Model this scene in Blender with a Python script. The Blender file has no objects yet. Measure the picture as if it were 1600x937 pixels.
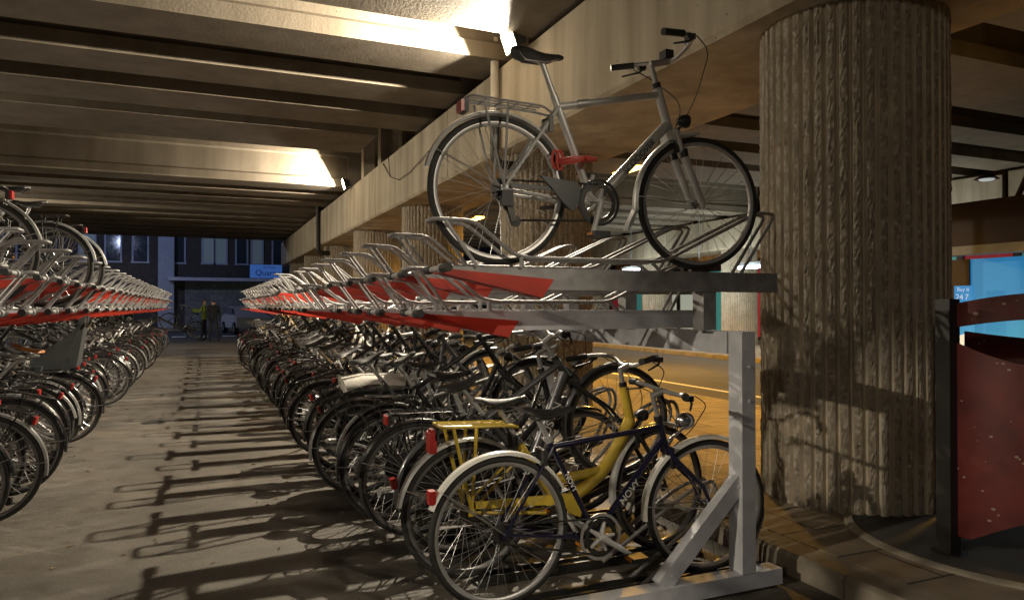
import bpy, math, random
from mathutils import Vector, Matrix, noise
R = math.radians
rnd = random.Random(7)
scn = bpy.context.scene
col = scn.collection

# ------------------------------------------------------------------ materials
def new_mat(name):
    m = bpy.data.materials.new(name); m.use_nodes = True
    nt = m.node_tree
    return m, nt, nt.nodes['Principled BSDF']

def simple(name, colr, rough=.5, metal=0., bump=0., bscale=60., var=.12, vscale=9., coat=0.):
    """one surface with slight tonal wear and optional fine bump"""
    m, nt, b = new_mat(name)
    b.inputs['Roughness'].default_value = rough
    b.inputs['Metallic'].default_value = metal
    if coat: b.inputs['Coat Weight'].default_value = coat
    tc = nt.nodes.new('ShaderNodeTexCoord')
    n = nt.nodes.new('ShaderNodeTexNoise'); n.inputs['Scale'].default_value = vscale; n.inputs['Detail'].default_value = 6
    nt.links.new(tc.outputs['Object'], n.inputs['Vector'])
    r = nt.nodes.new('ShaderNodeValToRGB')
    r.color_ramp.elements[0].position = .3; r.color_ramp.elements[1].position = .7
    r.color_ramp.elements[0].color = [c*(1-var) for c in colr] + [1]
    r.color_ramp.elements[1].color = [min(1, c*(1+var)) for c in colr] + [1]
    nt.links.new(n.outputs['Fac'], r.inputs['Fac']); nt.links.new(r.outputs['Color'], b.inputs['Base Color'])
    mr = nt.nodes.new('ShaderNodeMapRange'); mr.inputs[3].default_value = max(.02, rough-.1); mr.inputs[4].default_value = min(1, rough+.12)
    nt.links.new(n.outputs['Fac'], mr.inputs[0]); nt.links.new(mr.outputs[0], b.inputs['Roughness'])
    if bump:
        n2 = nt.nodes.new('ShaderNodeTexNoise'); n2.inputs['Scale'].default_value = bscale; n2.inputs['Detail'].default_value = 4
        nt.links.new(tc.outputs['Object'], n2.inputs['Vector'])
        bp = nt.nodes.new('ShaderNodeBump'); bp.inputs['Strength'].default_value = bump; bp.inputs['Distance'].default_value = .01
        nt.links.new(n2.outputs['Fac'], bp.inputs['Height']); nt.links.new(bp.outputs['Normal'], b.inputs['Normal'])
    return m

def concrete(name, colr, stain=.35, board=True, axis='X'):
    m, nt, b = new_mat(name); L = nt.links.new; N = nt.nodes.new
    b.inputs['Roughness'].default_value = .85
    tc = N('ShaderNodeTexCoord')
    mp = N('ShaderNodeMapping')                       # runs stretched down the face: rain streaks
    mp.inputs['Scale'].default_value = (1.6, 1.6, .16)
    L(tc.outputs['Object'], mp.inputs['Vector'])
    n1 = N('ShaderNodeTexNoise'); n1.inputs['Scale'].default_value = 1.5; n1.inputs['Detail'].default_value = 8; n1.inputs['Roughness'].default_value = .62
    L(mp.outputs['Vector'], n1.inputs['Vector'])
    n2 = N('ShaderNodeTexNoise'); n2.inputs['Scale'].default_value = .6; n2.inputs['Detail'].default_value = 7
    L(tc.outputs['Object'], n2.inputs['Vector'])
    n3 = N('ShaderNodeTexNoise'); n3.inputs['Scale'].default_value = 38; n3.inputs['Detail'].default_value = 5
    L(tc.outputs['Object'], n3.inputs['Vector'])
    r1 = N('ShaderNodeValToRGB'); r1.color_ramp.elements[0].position = .33; r1.color_ramp.elements[1].position = .62
    r1.color_ramp.elements[0].color = [c*(1-stain)*k for c, k in zip(colr, (1., .97, .9))] + [1]
    r1.color_ramp.elements[1].color = list(colr) + [1]
    L(n1.outputs['Fac'], r1.inputs['Fac'])
    mx = N('ShaderNodeMixRGB'); mx.blend_type = 'MULTIPLY'; mx.inputs['Fac'].default_value = .7
    r2 = N('ShaderNodeValToRGB'); r2.color_ramp.elements[0].position = .35; r2.color_ramp.elements[1].position = .65
    r2.color_ramp.elements[0].color = (.72, .7, .67, 1); r2.color_ramp.elements[1].color = (1.05, 1.04, 1.02, 1)
    L(n2.outputs['Fac'], r2.inputs['Fac']); L(r1.outputs['Color'], mx.inputs['Color1']); L(r2.outputs['Color'], mx.inputs['Color2'])
    # small blow holes
    vo = N('ShaderNodeTexVoronoi'); vo.inputs['Scale'].default_value = 5.5
    L(tc.outputs['Object'], vo.inputs['Vector'])
    rv = N('ShaderNodeValToRGB'); rv.color_ramp.elements[0].position = .035; rv.color_ramp.elements[1].position = .06
    rv.color_ramp.elements[0].color = (.35, .33, .3, 1); rv.color_ramp.elements[1].color = (1, 1, 1, 1)
    L(vo.outputs['Distance'], rv.inputs['Fac'])
    m2 = N('ShaderNodeMixRGB'); m2.blend_type = 'MULTIPLY'; m2.inputs['Fac'].default_value = .8
    L(mx.outputs['Color'], m2.inputs['Color1']); L(rv.outputs['Color'], m2.inputs['Color2'])
    L(m2.outputs['Color'], b.inputs['Base Color'])
    bp = N('ShaderNodeBump'); bp.inputs['Strength'].default_value = .35; bp.inputs['Distance'].default_value = .01
    ad = N('ShaderNodeMath'); ad.operation = 'ADD'
    L(n3.outputs['Fac'], ad.inputs[0]); L(rv.outputs['Color'], ad.inputs[1])
    L(ad.outputs[0], bp.inputs['Height']); L(bp.outputs['Normal'], b.inputs['Normal'])
    return m

def emission(name, colr, s):
    m, nt, b = new_mat(name)
    b.inputs['Base Color'].default_value = [*colr, 1]
    b.inputs['Emission Color'].default_value = [*colr, 1]; b.inputs['Emission Strength'].default_value = s
    return m

def floor_mat():
    m, nt, b = new_mat('floor_concrete'); L = nt.links.new; N = nt.nodes.new
    tc = N('ShaderNodeTexCoord')
    n1 = N('ShaderNodeTexNoise'); n1.inputs['Scale'].default_value = .75; n1.inputs['Detail'].default_value = 9; n1.inputs['Roughness'].default_value = .6
    n2 = N('ShaderNodeTexNoise'); n2.inputs['Scale'].default_value = 60; n2.inputs['Detail'].default_value = 4
    n3 = N('ShaderNodeTexNoise'); n3.inputs['Scale'].default_value = 5; n3.inputs['Detail'].default_value = 8
    for n in (n1, n2, n3): L(tc.outputs['Object'], n.inputs['Vector'])
    r1 = N('ShaderNodeValToRGB'); e = r1.color_ramp.elements
    e[0].position = .32; e[0].color = (.070, .062, .051, 1); e[1].position = .66; e[1].color = (.138, .122, .100, 1)
    L(n1.outputs['Fac'], r1.inputs['Fac'])
    r3 = N('ShaderNodeValToRGB'); e = r3.color_ramp.elements
    e[0].position = .30; e[0].color = (.6, .58, .55, 1); e[1].position = .52; e[1].color = (1, 1, 1, 1)
    L(n3.outputs['Fac'], r3.inputs['Fac'])
    mx = N('ShaderNodeMixRGB'); mx.blend_type = 'MULTIPLY'; mx.inputs['Fac'].default_value = .75
    L(r1.outputs['Color'], mx.inputs['Color1']); L(r3.outputs['Color'], mx.inputs['Color2'])
    r2 = N('ShaderNodeValToRGB'); e = r2.color_ramp.elements
    e[0].position = .35; e[0].color = (.75, .75, .75, 1); e[1].position = .7; e[1].color = (1.12, 1.12, 1.12, 1)
    L(n2.outputs['Fac'], r2.inputs['Fac'])
    m2 = N('ShaderNodeMixRGB'); m2.blend_type = 'MULTIPLY'; m2.inputs['Fac'].default_value = 1
    L(mx.outputs['Color'], m2.inputs['Color1']); L(r2.outputs['Color'], m2.inputs['Color2'])
    # spots: old gum and oil
    vo = N('ShaderNodeTexVoronoi'); vo.inputs['Scale'].default_value = 2.3; vo.inputs['Randomness'].default_value = 1
    L(tc.outputs['Object'], vo.inputs['Vector'])
    rv = N('ShaderNodeValToRGB'); rv.color_ramp.elements[0].position = .03; rv.color_ramp.elements[1].position = .05
    rv.color_ramp.elements[0].color = (.45, .43, .4, 1); rv.color_ramp.elements[1].color = (1, 1, 1, 1)
    L(vo.outputs['Distance'], rv.inputs['Fac'])
    m3 = N('ShaderNodeMixRGB'); m3.blend_type = 'MULTIPLY'; m3.inputs['Fac'].default_value = .8
    L(m2.outputs['Color'], m3.inputs['Color1']); L(rv.outputs['Color'], m3.inputs['Color2'])
    L(m3.outputs['Color'], b.inputs['Base Color'])
    mr = N('ShaderNodeMapRange'); mr.inputs[3].default_value = .55; mr.inputs[4].default_value = .9
    L(n3.outputs['Fac'], mr.inputs[0]); L(mr.outputs[0], b.inputs['Roughness'])
    bp = N('ShaderNodeBump'); bp.inputs['Strength'].default_value = .3; bp.inputs['Distance'].default_value = .006
    L(n2.outputs['Fac'], bp.inputs['Height']); L(bp.outputs['Normal'], b.inputs['Normal'])
    return m

def brick_mat(name, c1, c2, mortar, w, h, rough=.8, msize=.012, offset=.5, bump=.5):
    m, nt, b = new_mat(name); L = nt.links.new; N = nt.nodes.new
    tc = N('ShaderNodeTexCoord')
    br = N('ShaderNodeTexBrick'); br.inputs['Scale'].default_value = 1
    br.inputs['Brick Width'].default_value = w; br.inputs['Row Height'].default_value = h
    br.inputs['Mortar Size'].default_value = msize; br.offset = offset
    br.inputs['Color1'].default_value = [*c1, 1]; br.inputs['Color2'].default_value = [*c2, 1]; br.inputs['Mortar'].default_value = [*mortar, 1]
    n = N('ShaderNodeTexNoise'); n.inputs['Scale'].default_value = 5; n.inputs['Detail'].default_value = 8
    L(tc.outputs['Object'], n.inputs['Vector'])
    r = N('ShaderNodeValToRGB'); r.color_ramp.elements[0].position = .3; r.color_ramp.elements[1].position = .65
    r.color_ramp.elements[0].color = (.6, .58, .55, 1); r.color_ramp.elements[1].color = (1.05, 1.05, 1.05, 1)
    L(n.outputs['Fac'], r.inputs['Fac'])
    mx = N('ShaderNodeMixRGB'); mx.blend_type = 'MULTIPLY'; mx.inputs['Fac'].default_value = .9
    L(br.outputs['Color'], mx.inputs['Color1']); L(r.outputs['Color'], mx.inputs['Color2'])
    L(mx.outputs['Color'], b.inputs['Base Color']); b.inputs['Roughness'].default_value = rough
    bp = N('ShaderNodeBump'); bp.inputs['Strength'].default_value = bump; bp.inputs['Distance'].default_value = .01; bp.invert = True
    L(br.outputs['Fac'], bp.inputs['Height']); L(bp.outputs['Normal'], b.inputs['Normal'])
    m['vec'] = 1
    return m, nt, br, tc

def wall_brick(name, *a, plane='XZ', **k):
    m, nt, br, tc = brick_mat(name, *a, **k)
    sx = nt.nodes.new('ShaderNodeSeparateXYZ'); cx = nt.nodes.new('ShaderNodeCombineXYZ')
    nt.links.new(tc.outputs['Object'], sx.inputs[0])
    for i, ch in enumerate(plane): nt.links.new(sx.outputs[ch], cx.inputs[i])
    nt.links.new(cx.outputs[0], br.inputs['Vector'])
    return m

def column_mat():
    m, nt, b = new_mat('ribbed_concrete'); L = nt.links.new; N = nt.nodes.new
    b.inputs['Roughness'].default_value = .9
    tc = N('ShaderNodeTexCoord')
    n1 = N('ShaderNodeTexNoise'); n1.inputs['Scale'].default_value = 2.2; n1.inputs['Detail'].default_value = 9
    n2 = N('ShaderNodeTexNoise'); n2.inputs['Scale'].default_value = 24; n2.inputs['Detail'].default_value = 6
    vo = N('ShaderNodeTexVoronoi'); vo.inputs['Scale'].default_value = 42
    for n in (n1, n2, vo): L(tc.outputs['Object'], n.inputs['Vector'])
    r1 = N('ShaderNodeValToRGB'); e = r1.color_ramp.elements
    e[0].position = .3; e[0].color = (.25, .215, .165, 1); e[1].position = .68; e[1].color = (.37, .325, .26, 1)
    L(n1.outputs['Fac'], r1.inputs['Fac'])
    r2 = N('ShaderNodeValToRGB'); e = r2.color_ramp.elements
    e[0].position = .36; e[0].color = (.66, .64, .61, 1); e[1].position = .6; e[1].color = (1.06, 1.06, 1.05, 1)
    L(n2.outputs['Fac'], r2.inputs['Fac'])
    mx = N('ShaderNodeMixRGB'); mx.blend_type = 'MULTIPLY'; mx.inputs['Fac'].default_value = 1
    L(r1.outputs['Color'], mx.inputs['Color1']); L(r2.outputs['Color'], mx.inputs['Color2'])
    r3 = N('ShaderNodeValToRGB'); e = r3.color_ramp.elements
    e[0].position = .85; e[0].color = (0, 0, 0, 1); e[1].position = .93; e[1].color = (1, 1, 1, 1)
    sep = N('ShaderNodeSeparateColor'); L(vo.outputs['Color'], sep.inputs[0]); L(sep.outputs[0], r3.inputs['Fac'])
    m2 = N('ShaderNodeMixRGB'); m2.inputs['Color2'].default_value = (.5, .46, .4, 1)
    ml = N('ShaderNodeMath'); ml.operation = 'MULTIPLY'; ml.inputs[1].default_value = .55
    L(r3.outputs['Color'], ml.inputs[0]); L(ml.outputs[0], m2.inputs['Fac']); L(mx.outputs['Color'], m2.inputs['Color1'])
    L(m2.outputs['Color'], b.inputs['Base Color'])
    bp = N('ShaderNodeBump'); bp.inputs['Strength'].default_value = .45; bp.inputs['Distance'].default_value = .004
    ad = N('ShaderNodeMath'); ad.operation = 'ADD'; L(n2.outputs['Fac'], ad.inputs[0]); L(vo.outputs['Distance'], ad.inputs[1])
    L(ad.outputs[0], bp.inputs['Height']); L(bp.outputs['Normal'], b.inputs['Normal'])
    return m

M = {}
M['floor'] = floor_mat()
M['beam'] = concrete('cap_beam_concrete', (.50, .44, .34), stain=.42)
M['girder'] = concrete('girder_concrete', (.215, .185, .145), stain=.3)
M['column'] = column_mat(); M['groove'] = simple('smooth_groove_concrete', (.46, .40, .31), .85, bump=.2, bscale=60, var=.25, vscale=4)
m_, nt_, br_, tc_ = brick_mat('paving_slabs', (.30, .25, .18), (.24, .2, .15), (.05, .045, .04), .6, .4, msize=.008)
nt_.links.new(tc_.outputs['Object'], br_.inputs['Vector']); M['paving'] = m_
M['asphalt'] = simple('asphalt', (.06, .058, .055), .85, bump=.5, bscale=150, var=.3, vscale=2)
M['kerbstone'] = simple('kerbstone', (.26, .23, .18), .85, bump=.6, bscale=40, var=.3, vscale=5)
M['line'] = simple('road_paint', (.75, .72, .62), .7, var=.2, vscale=20)
M['galv'] = simple('galvanised_steel', (.31, .305, .305), .55, .4, bump=.08, bscale=30, var=.22, vscale=16)
M['rackpaint'] = simple('grey_rack_paint', (.55, .56, .60), .5, .05, bump=.06, bscale=35, var=.12, vscale=14)
M['red'] = simple('red_powder_coat', (.46, .032, .014), .5, 0, bump=.05, bscale=30, var=.2, vscale=6)
M['oxred'] = simple('dark_red_panel_paint', (.115, .014, .012), .42, 0, bump=.12, bscale=18, var=.35, vscale=7)
def chips(m):
    nt = m.node_tree; b = nt.nodes['Principled BSDF']; src = b.inputs['Base Color'].links[0].from_socket
    tc = nt.nodes.new('ShaderNodeTexCoord'); vo = nt.nodes.new('ShaderNodeTexVoronoi'); vo.inputs['Scale'].default_value = 13
    mp = nt.nodes.new('ShaderNodeMapping'); mp.inputs['Scale'].default_value = (1, 1, 1.6); nt.links.new(tc.outputs['Object'], mp.inputs[0]); nt.links.new(mp.outputs[0], vo.inputs['Vector'])
    n = nt.nodes.new('ShaderNodeTexNoise'); n.inputs['Scale'].default_value = 3.2; nt.links.new(tc.outputs['Object'], n.inputs['Vector'])
    sub = nt.nodes.new('ShaderNodeMath'); sub.operation = 'MULTIPLY_ADD'; sub.inputs[1].default_value = -.55; sub.inputs[2].default_value = .40; nt.links.new(n.outputs['Fac'], sub.inputs[0])
    lt = nt.nodes.new('ShaderNodeMath'); lt.operation = 'LESS_THAN'; nt.links.new(vo.outputs['Distance'], lt.inputs[0]); nt.links.new(sub.outputs[0], lt.inputs[1])
    mx = nt.nodes.new('ShaderNodeMixRGB'); mx.inputs['Color2'].default_value = (.34, .25, .2, 1); nt.links.new(lt.outputs[0], mx.inputs['Fac']); nt.links.new(src, mx.inputs['Color1']); nt.links.new(mx.outputs[0], b.inputs['Base Color'])
chips(M['oxred'])
M['rubber'] = simple('tyre_rubber', (.022, .021, .02), .75, var=.3, vscale=25)
M['blackplastic'] = simple('black_plastic', (.014, .014, .015), .5, var=.2)
M['leather'] = simple('saddle_vinyl', (.016, .0155, .0155), .5, bump=.15, bscale=150)
M['brownleather'] = simple('brown_leather', (.32, .12, .035), .4)
M['alu'] = simple('aluminium', (.50, .49, .48), .42, .7, var=.12)
M['dullrim'] = simple('dull_rim_alloy', (.20, .195, .19), .45, .6, var=.2)
M['crank'] = simple('cast_crank_alloy', (.58, .57, .55), .38, .25, var=.15)
M['chrome'] = simple('chrome_steel', (.5, .5, .5), .22, 1., var=.2)
M['darksilver'] = simple('dark_silver_paint', (.20, .20, .195), .4, .4, var=.3)  # darker version of the silver frame paint
M['steel'] = simple('spoke_steel', (.62, .62, .62), .3, .9)
M['darksteel'] = simple('oily_steel', (.06, .058, .055), .45, .7, var=.4)
M['silverpaint'] = simple('silver_frame_paint', (.56, .56, .55), .33, .25, coat=.3)
M['greypaint'] = simple('grey_frame_paint', (.11, .112, .12), .3, .45, coat=.3)
M['blackpaint'] = simple('black_frame_paint', (.015, .015, .016), .25, .1, coat=.5)
M['bluepaint'] = simple('dark_blue_frame_paint', (.011, .010, .035), .22, .15, coat=.6)
M['greenpaint'] = simple('dark_green_frame_paint', (.012, .05, .03), .3, .1, coat=.4)
M['winepaint'] = simple('wine_red_frame_paint', (.12, .012, .016), .3, .1, coat=.4)
M['whitepaint'] = simple('off_white_paint', (.68, .67, .62), .35, coat=.3)
M['yellowpaint'] = simple('yellow_paint', (.62, .44, .05), .42, var=.2)
M['creamrubber'] = simple('cream_tyre', (.42, .36, .26), .75)
M['reflector'] = simple('red_reflector', (.34, .014, .011), .35, coat=.1)
M['orangerefl'] = simple('orange_reflector', (.6, .18, .01), .2, coat=.8)
M['redcable'] = simple('red_cable_sleeve', (.5, .07, .05), .4, coat=.3)
M['white'] = simple('white_lettering', (.75, .75, .73), .5)
M['darkgrey'] = simple('dark_grey_plastic', (.055, .06, .062), .4)
M['lens'] = simple('clear_lens', (.7, .72, .75), .1, .3)
M['pvc'] = simple('white_downpipe', (.62, .58, .5), .5)
M['castiron'] = simple('black_downpipe', (.03, .028, .026), .5, .3)
M['canvaswhite'] = simple('white_canvas', (.62, .6, .54), .75, bump=.3, bscale=80)
M['canvasblack'] = simple('black_canvas', (.018, .018, .02), .7, bump=.3, bscale=80)
M['skin'] = simple('skin', (.42, .26, .19), .55)
M['darkcloth'] = simple('black_cloth', (.012, .012, .014), .85, bump=.3)
M['jeans'] = simple('dark_trousers', (.016, .018, .026), .85, bump=.3)
M['hivis'] = simple('hi_vis_cloth', (.24, .32, .04), .7, bump=.3)
M['hair'] = simple('dark_hair', (.02, .015, .012), .6)
M['duskbrick'] = wall_brick('dark_brick', (.10, .075, .07), (.075, .06, .058), (.09, .085, .08), .22, .07, plane='XZ')
M['greystone'] = wall_brick('grey_stone_tiles', (.30, .30, .29), (.24, .24, .235), (.16, .16, .155), .9, .45, plane='XZ')
M['winframe'] = simple('pale_window_frame', (.40, .44, .55), .5)
M['duskglass'] = simple('dark_window_glass', (.03, .04, .06), .08, 0)
M['litglass'] = emission('dim_lit_window', (.4, .5, .5), .03)
M['canopy'] = simple('pale_canopy', (.6, .6, .7), .5)
M['signblue'] = emission('backlit_blue_sign', (.10, .28, .85), .2)
M['signtext'] = simple('sign_lettering', (.012, .02, .1), .5)
M['carwhite'] = simple('white_car_paint', (.5, .48, .46), .3, coat=.6)
M['glassdark'] = simple('car_glass', (.02, .022, .025), .06)
M['kioskblue'] = emission('emissive_blue_panel', (.03, .24, .52), .62)  # plain blue wall, emission added to its colour
M['kioskdark'] = simple('brown_fascia', (.022, .007, .005), .5)
M['kioskframe'] = simple('pale_kiosk_frame', (.30, .33, .36), .6)
M['posterblue'] = emission('blue_poster', (.05, .30, .70), .55)
M['posterwhite'] = emission('white_poster_print', (.75, .85, .9), .45)
M['tube'] = emission('fluorescent_tube', (.85, .85, 1.), 6.)
M['sodium'] = emission('sodium_lamp_glass', (1., .55, .12), 9.)
M['lampglass'] = emission('floodlight_glass', (1., .86, .58), 60.)
M['teal'] = emission('teal_shop_panel', (.07, .30, .27), .3)
M['shoplight'] = emission('lit_shop_window', (.72, .78, .66), .3)
M['shopred'] = emission('red_shop_sign', (.5, .03, .04), .12)
M['rust'] = simple('rusty_orange_board', (.42, .17, .03), .7, var=.4, vscale=2)
M['litter'] = simple('dry_litter', (.13, .09, .05), .8, var=.5, vscale=30)
M['mailbox'] = simple('dark_rag', (.02, .018, .016), .9)

# ------------------------------------------------------------------ mesh builder
class MB:
    def __init__(s, *mats): s.v, s.f, s.mi, s.mats = [], [], [], list(mats)
    def mat(s, m):
        if m not in s.mats: s.mats.append(m)
        return s.mats.index(m)
    def add(s, vs, fs, m=0):
        o = len(s.v); s.v += [tuple(v) for v in vs]
        for f in fs: s.f.append(tuple(i+o for i in f)); s.mi.append(m)
    def box(s, c, d, m=0, rot=None):
        hx, hy, hz = d[0]/2, d[1]/2, d[2]/2
        vs = [Vector((x, y, z)) for x in (-hx, hx) for y in (-hy, hy) for z in (-hz, hz)]
        if rot is not None: vs = [rot @ v for v in vs]
        vs = [v + Vector(c) for v in vs]
        s.add(vs, [(0,1,3,2), (4,6,7,5), (0,4,5,1), (2,3,7,6), (0,2,6,4), (1,5,7,3)], m)
    def bb(s, x0, x1, y0, y1, z0, z1, m=0): s.box(((x0+x1)/2, (y0+y1)/2, (z0+z1)/2), (x1-x0, y1-y0, z1-z0), m)
    def prism(s, poly, a, b, m=0, plane='xz'):
        n = len(poly)
        def P(u, v, w): return (u, w, v) if plane == 'xz' else ((w, u, v) if plane == 'yz' else (u, v, w))
        vs = [P(u, v, a) for u, v in poly] + [P(u, v, b) for u, v in poly]
        fs = [tuple(range(n)), tuple(range(2*n-1, n-1, -1))] + [(i, i+n, (i+1) % n+n, (i+1) % n) for i in range(n)]
        s.add(vs, fs, m)
    def tube(s, pts, r, seg=8, m=0, closed=False, sx=1., caps=True):
        pts = [Vector(p) for p in pts]; n = len(pts)
        rs = r if isinstance(r, (list, tuple)) else [r]*n
        tg = []
        for i in range(n):
            a = pts[(i-1) % n] if (i > 0 or closed) else pts[i]
            b = pts[(i+1) % n] if (i < n-1 or closed) else pts[i]
            d = (b-a); tg.append(d.normalized() if d.length > 1e-9 else Vector((0,0,1)))
        u = tg[0].orthogonal().normalized()
        if abs(tg[0].y) < .9:
            u = (Vector((0,1,0)) - tg[0]*tg[0].y).normalized()
        vs = []
        for i in range(n):
            u = (u - tg[i]*u.dot(tg[i]))
            u = u.normalized() if u.length > 1e-6 else tg[i].orthogonal().normalized()
            w = tg[i].cross(u)
            k = 1.
            if 0 < i < n-1:
                c = (pts[i]-pts[i-1]).normalized().dot((pts[i+1]-pts[i]).normalized()); k = 1/max(.75, math.sqrt(max(.01, (1+c)/2)))
            for j in range(seg):
                a = 2*math.pi*j/seg
                vs.append(pts[i] + u*(math.cos(a)*rs[i]*sx) + w*(math.sin(a)*rs[i]*k))
        fs = []
        for i in range(n if closed else n-1):
            i2 = (i+1) % n
            for j in range(seg):
                j2 = (j+1) % seg
                fs.append((i*seg+j, i*seg+j2, i2*seg+j2, i2*seg+j))
        if not closed and caps:
            fs.append(tuple(range(seg-1, -1, -1))); fs.append(tuple((n-1)*seg+j for j in range(seg)))
        s.add(vs, fs, m)
    def lathe_y(s, prof, c, seg=32, m=0, a0=0, a1=2*math.pi, closedprof=True):
        """prof: list of (radius, y) turned round an axle along y"""
        full = abs(a1-a0-2*math.pi) < 1e-6
        k = seg if full else seg+1; n = len(prof); vs = []
        for i in range(k):
            a = a0+(a1-a0)*i/seg
            for r, y in prof: vs.append((c[0]+r*math.cos(a), c[1]+y, c[2]+r*math.sin(a)))
        fs = []
        for i in range(seg):
            i2 = (i+1) % k
            for j in range(n if closedprof else n-1):
                j2 = (j+1) % n
                fs.append((i*n+j, i2*n+j, i2*n+j2, i*n+j2))
        if not full and closedprof: fs.append(tuple(range(n))); fs.append(tuple((k-1)*n+j for j in range(n-1, -1, -1)))
        s.add(vs, fs, m)
    def lathe_z(s, prof, c, seg=32, m=0, cap=True):
        n = len(prof); vs = []
        for i in range(seg):
            a = 2*math.pi*i/seg
            for r, z in prof: vs.append((c[0]+r*math.cos(a), c[1]+r*math.sin(a), c[2]+z))
        fs = [(i*n+j, ((i+1) % seg)*n+j, ((i+1) % seg)*n+j+1, i*n+j+1) for i in range(seg) for j in range(n-1)]
        if cap:
            fs.append(tuple(i*n for i in range(seg-1, -1, -1))); fs.append(tuple(i*n+n-1 for i in range(seg)))
        s.add(vs, fs, m)
    def disc_y(s, c, r, y0, y1, seg=24, m=0): s.lathe_y([(.0005, y0), (r, y0), (r, y1), (.0005, y1)], c, seg, m)
    def ellipsoid(s, c, d, seg=12, rings=8, m=0):
        vs = []; fs = []
        for i in range(rings+1):
            t = math.pi*i/rings
            for j in range(seg):
                a = 2*math.pi*j/seg
                vs.append((c[0]+d[0]*math.sin(t)*math.cos(a), c[1]+d[1]*math.sin(t)*math.sin(a), c[2]+d[2]*math.cos(t)))
        for i in range(rings):
            for j in range(seg): fs.append((i*seg+j, (i+1)*seg+j, (i+1)*seg+(j+1) % seg, i*seg+(j+1) % seg))
        s.add(vs, fs, m)
    def merge(s, o):
        k = [s.mat(m) for m in o.mats]; off = len(s.v); s.v += o.v
        for f, i in zip(o.f, o.mi): s.f.append(tuple(a+off for a in f)); s.mi.append(k[i])
    def mesh(s, name, smooth=True, ang=38):
        me = bpy.data.meshes.new(name); me.from_pydata(s.v, [], s.f)
        for m in s.mats: me.materials.append(m)
        me.polygons.foreach_set('material_index', s.mi)
        if smooth:
            me.polygons.foreach_set('use_smooth', [True]*len(me.polygons)); me.set_sharp_from_angle(angle=R(ang))
        me.update(); return me
    def build(s, name, parent=None, smooth=True, ang=38):
        return link(name, s.mesh(name, smooth, ang), parent)

def link(name, data, parent=None):
    o = bpy.data.objects.new(name, data); col.objects.link(o)
    if parent is not None: o.parent = parent
    return o
def empty(name, loc=(0,0,0), rz=0):
    o = bpy.data.objects.new(name, None); col.objects.link(o); o.location = loc; o.rotation_euler = (0,0,rz); o.empty_display_size = .1
    return o
def tag(o, label=None, cat=None, group=None, kind=None):
    if label: o['label'] = label
    if cat: o['category'] = cat
    if group: o['group'] = group
    if kind: o['kind'] = kind
    return o
KIDS = {}
def copy_tree(o, parent=None):
    c = o.copy(); col.objects.link(c)
    if parent is not None: c.parent = parent
    for ch in list(o.children): copy_tree(ch, c)
    return c
def text(body, size, m, parent, mat, name='lettering', depth=.0008):
    cu = bpy.data.curves.new(name, 'FONT'); cu.body = body; cu.size = size; cu.extrude = depth
    cu.align_x = 'CENTER'; cu.align_y = 'CENTER'; cu.materials.append(mat)
    tmp = bpy.data.objects.new('tmp', cu); col.objects.link(tmp)
    me = bpy.data.meshes.new_from_object(tmp.evaluated_get(bpy.context.evaluated_depsgraph_get()))
    bpy.data.objects.remove(tmp); me.name = name
    if not me.materials: me.materials.append(mat)
    o = link(name, me, parent); o.matrix_local = m
    return o
def smooth_path(pts, rad, n=5):
    """round the corners of a bent tube"""
    pts = [Vector(p) for p in pts]; out = [pts[0]]
    for i in range(1, len(pts)-1):
        a, b, c = pts[i-1], pts[i], pts[i+1]
        da, dc = (a-b), (c-b); l = min(rad, da.length*.48, dc.length*.48)
        p0, p1 = b+da.normalized()*l, b+dc.normalized()*l
        for k in range(n+1):
            t = k/n; out.append(p0*(1-t)**2 + b*(2*t*(1-t)) + p1*t*t)
    out.append(pts[-1]); return out

# ------------------------------------------------------------------ camera
cam_d = bpy.data.cameras.new('camera'); cam = bpy.data.objects.new('camera', cam_d); col.objects.link(cam)
cam.location = (0, 0, 1.42); cam.rotation_euler = (R(90.53), 0, R(-23.2))
cam_d.sensor_width = 36; cam_d.lens = 36*1130/1600; cam_d.clip_end = 400; cam_d.clip_start = .05
scn.camera = cam

# ------------------------------------------------------------------ setting
def sheet(name, x0, x1, y0, y1, z, m, thick=None):
    b = MB(m)
    if thick: b.bb(x0, x1, y0, y1, z-thick, z)
    else: b.add([(x0,y0,z), (x1,y0,z), (x1,y1,z), (x0,y1,z)], [(0,1,2,3)])
    o = b.build(name, smooth=False); tag(o, kind='structure'); return o
sheet('ground', -300, 300, -300, 300, -.01, M['asphalt'])
sheet('floor', -14, 2.86, -8, 36, 0, M['floor'])
sheet('street', -60, 60, 38.2, 46.5, -.004, M['asphalt'])
sheet('paving', 3.05, 6.6, -8, 36, .12, M['paving'], .12)
sheet('sidewalk', -60, 60, 46.5, 50, .12, M['paving'], .12)
sheet('road', 6.75, 12.9, -30, 36, 0, M['asphalt'])
sheet('pavement', 13.05, 22, -8, 36, .12, M['paving'], .12)
b = MB(M['line'])
for i in range(4): b.bb(8.0, 8.11, -6+i*11, 5-.03+i*11, .001, .004)
tag(b.build('road_line', smooth=False), kind='structure')
b = MB(M['line'])
for i in range(9): b.bb(-4.6+i*1.1, -4.0+i*1.1, 37.0, 38.0, -.006, .004)
tag(b.build('crossing_marking', smooth=False), kind='structure')
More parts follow.
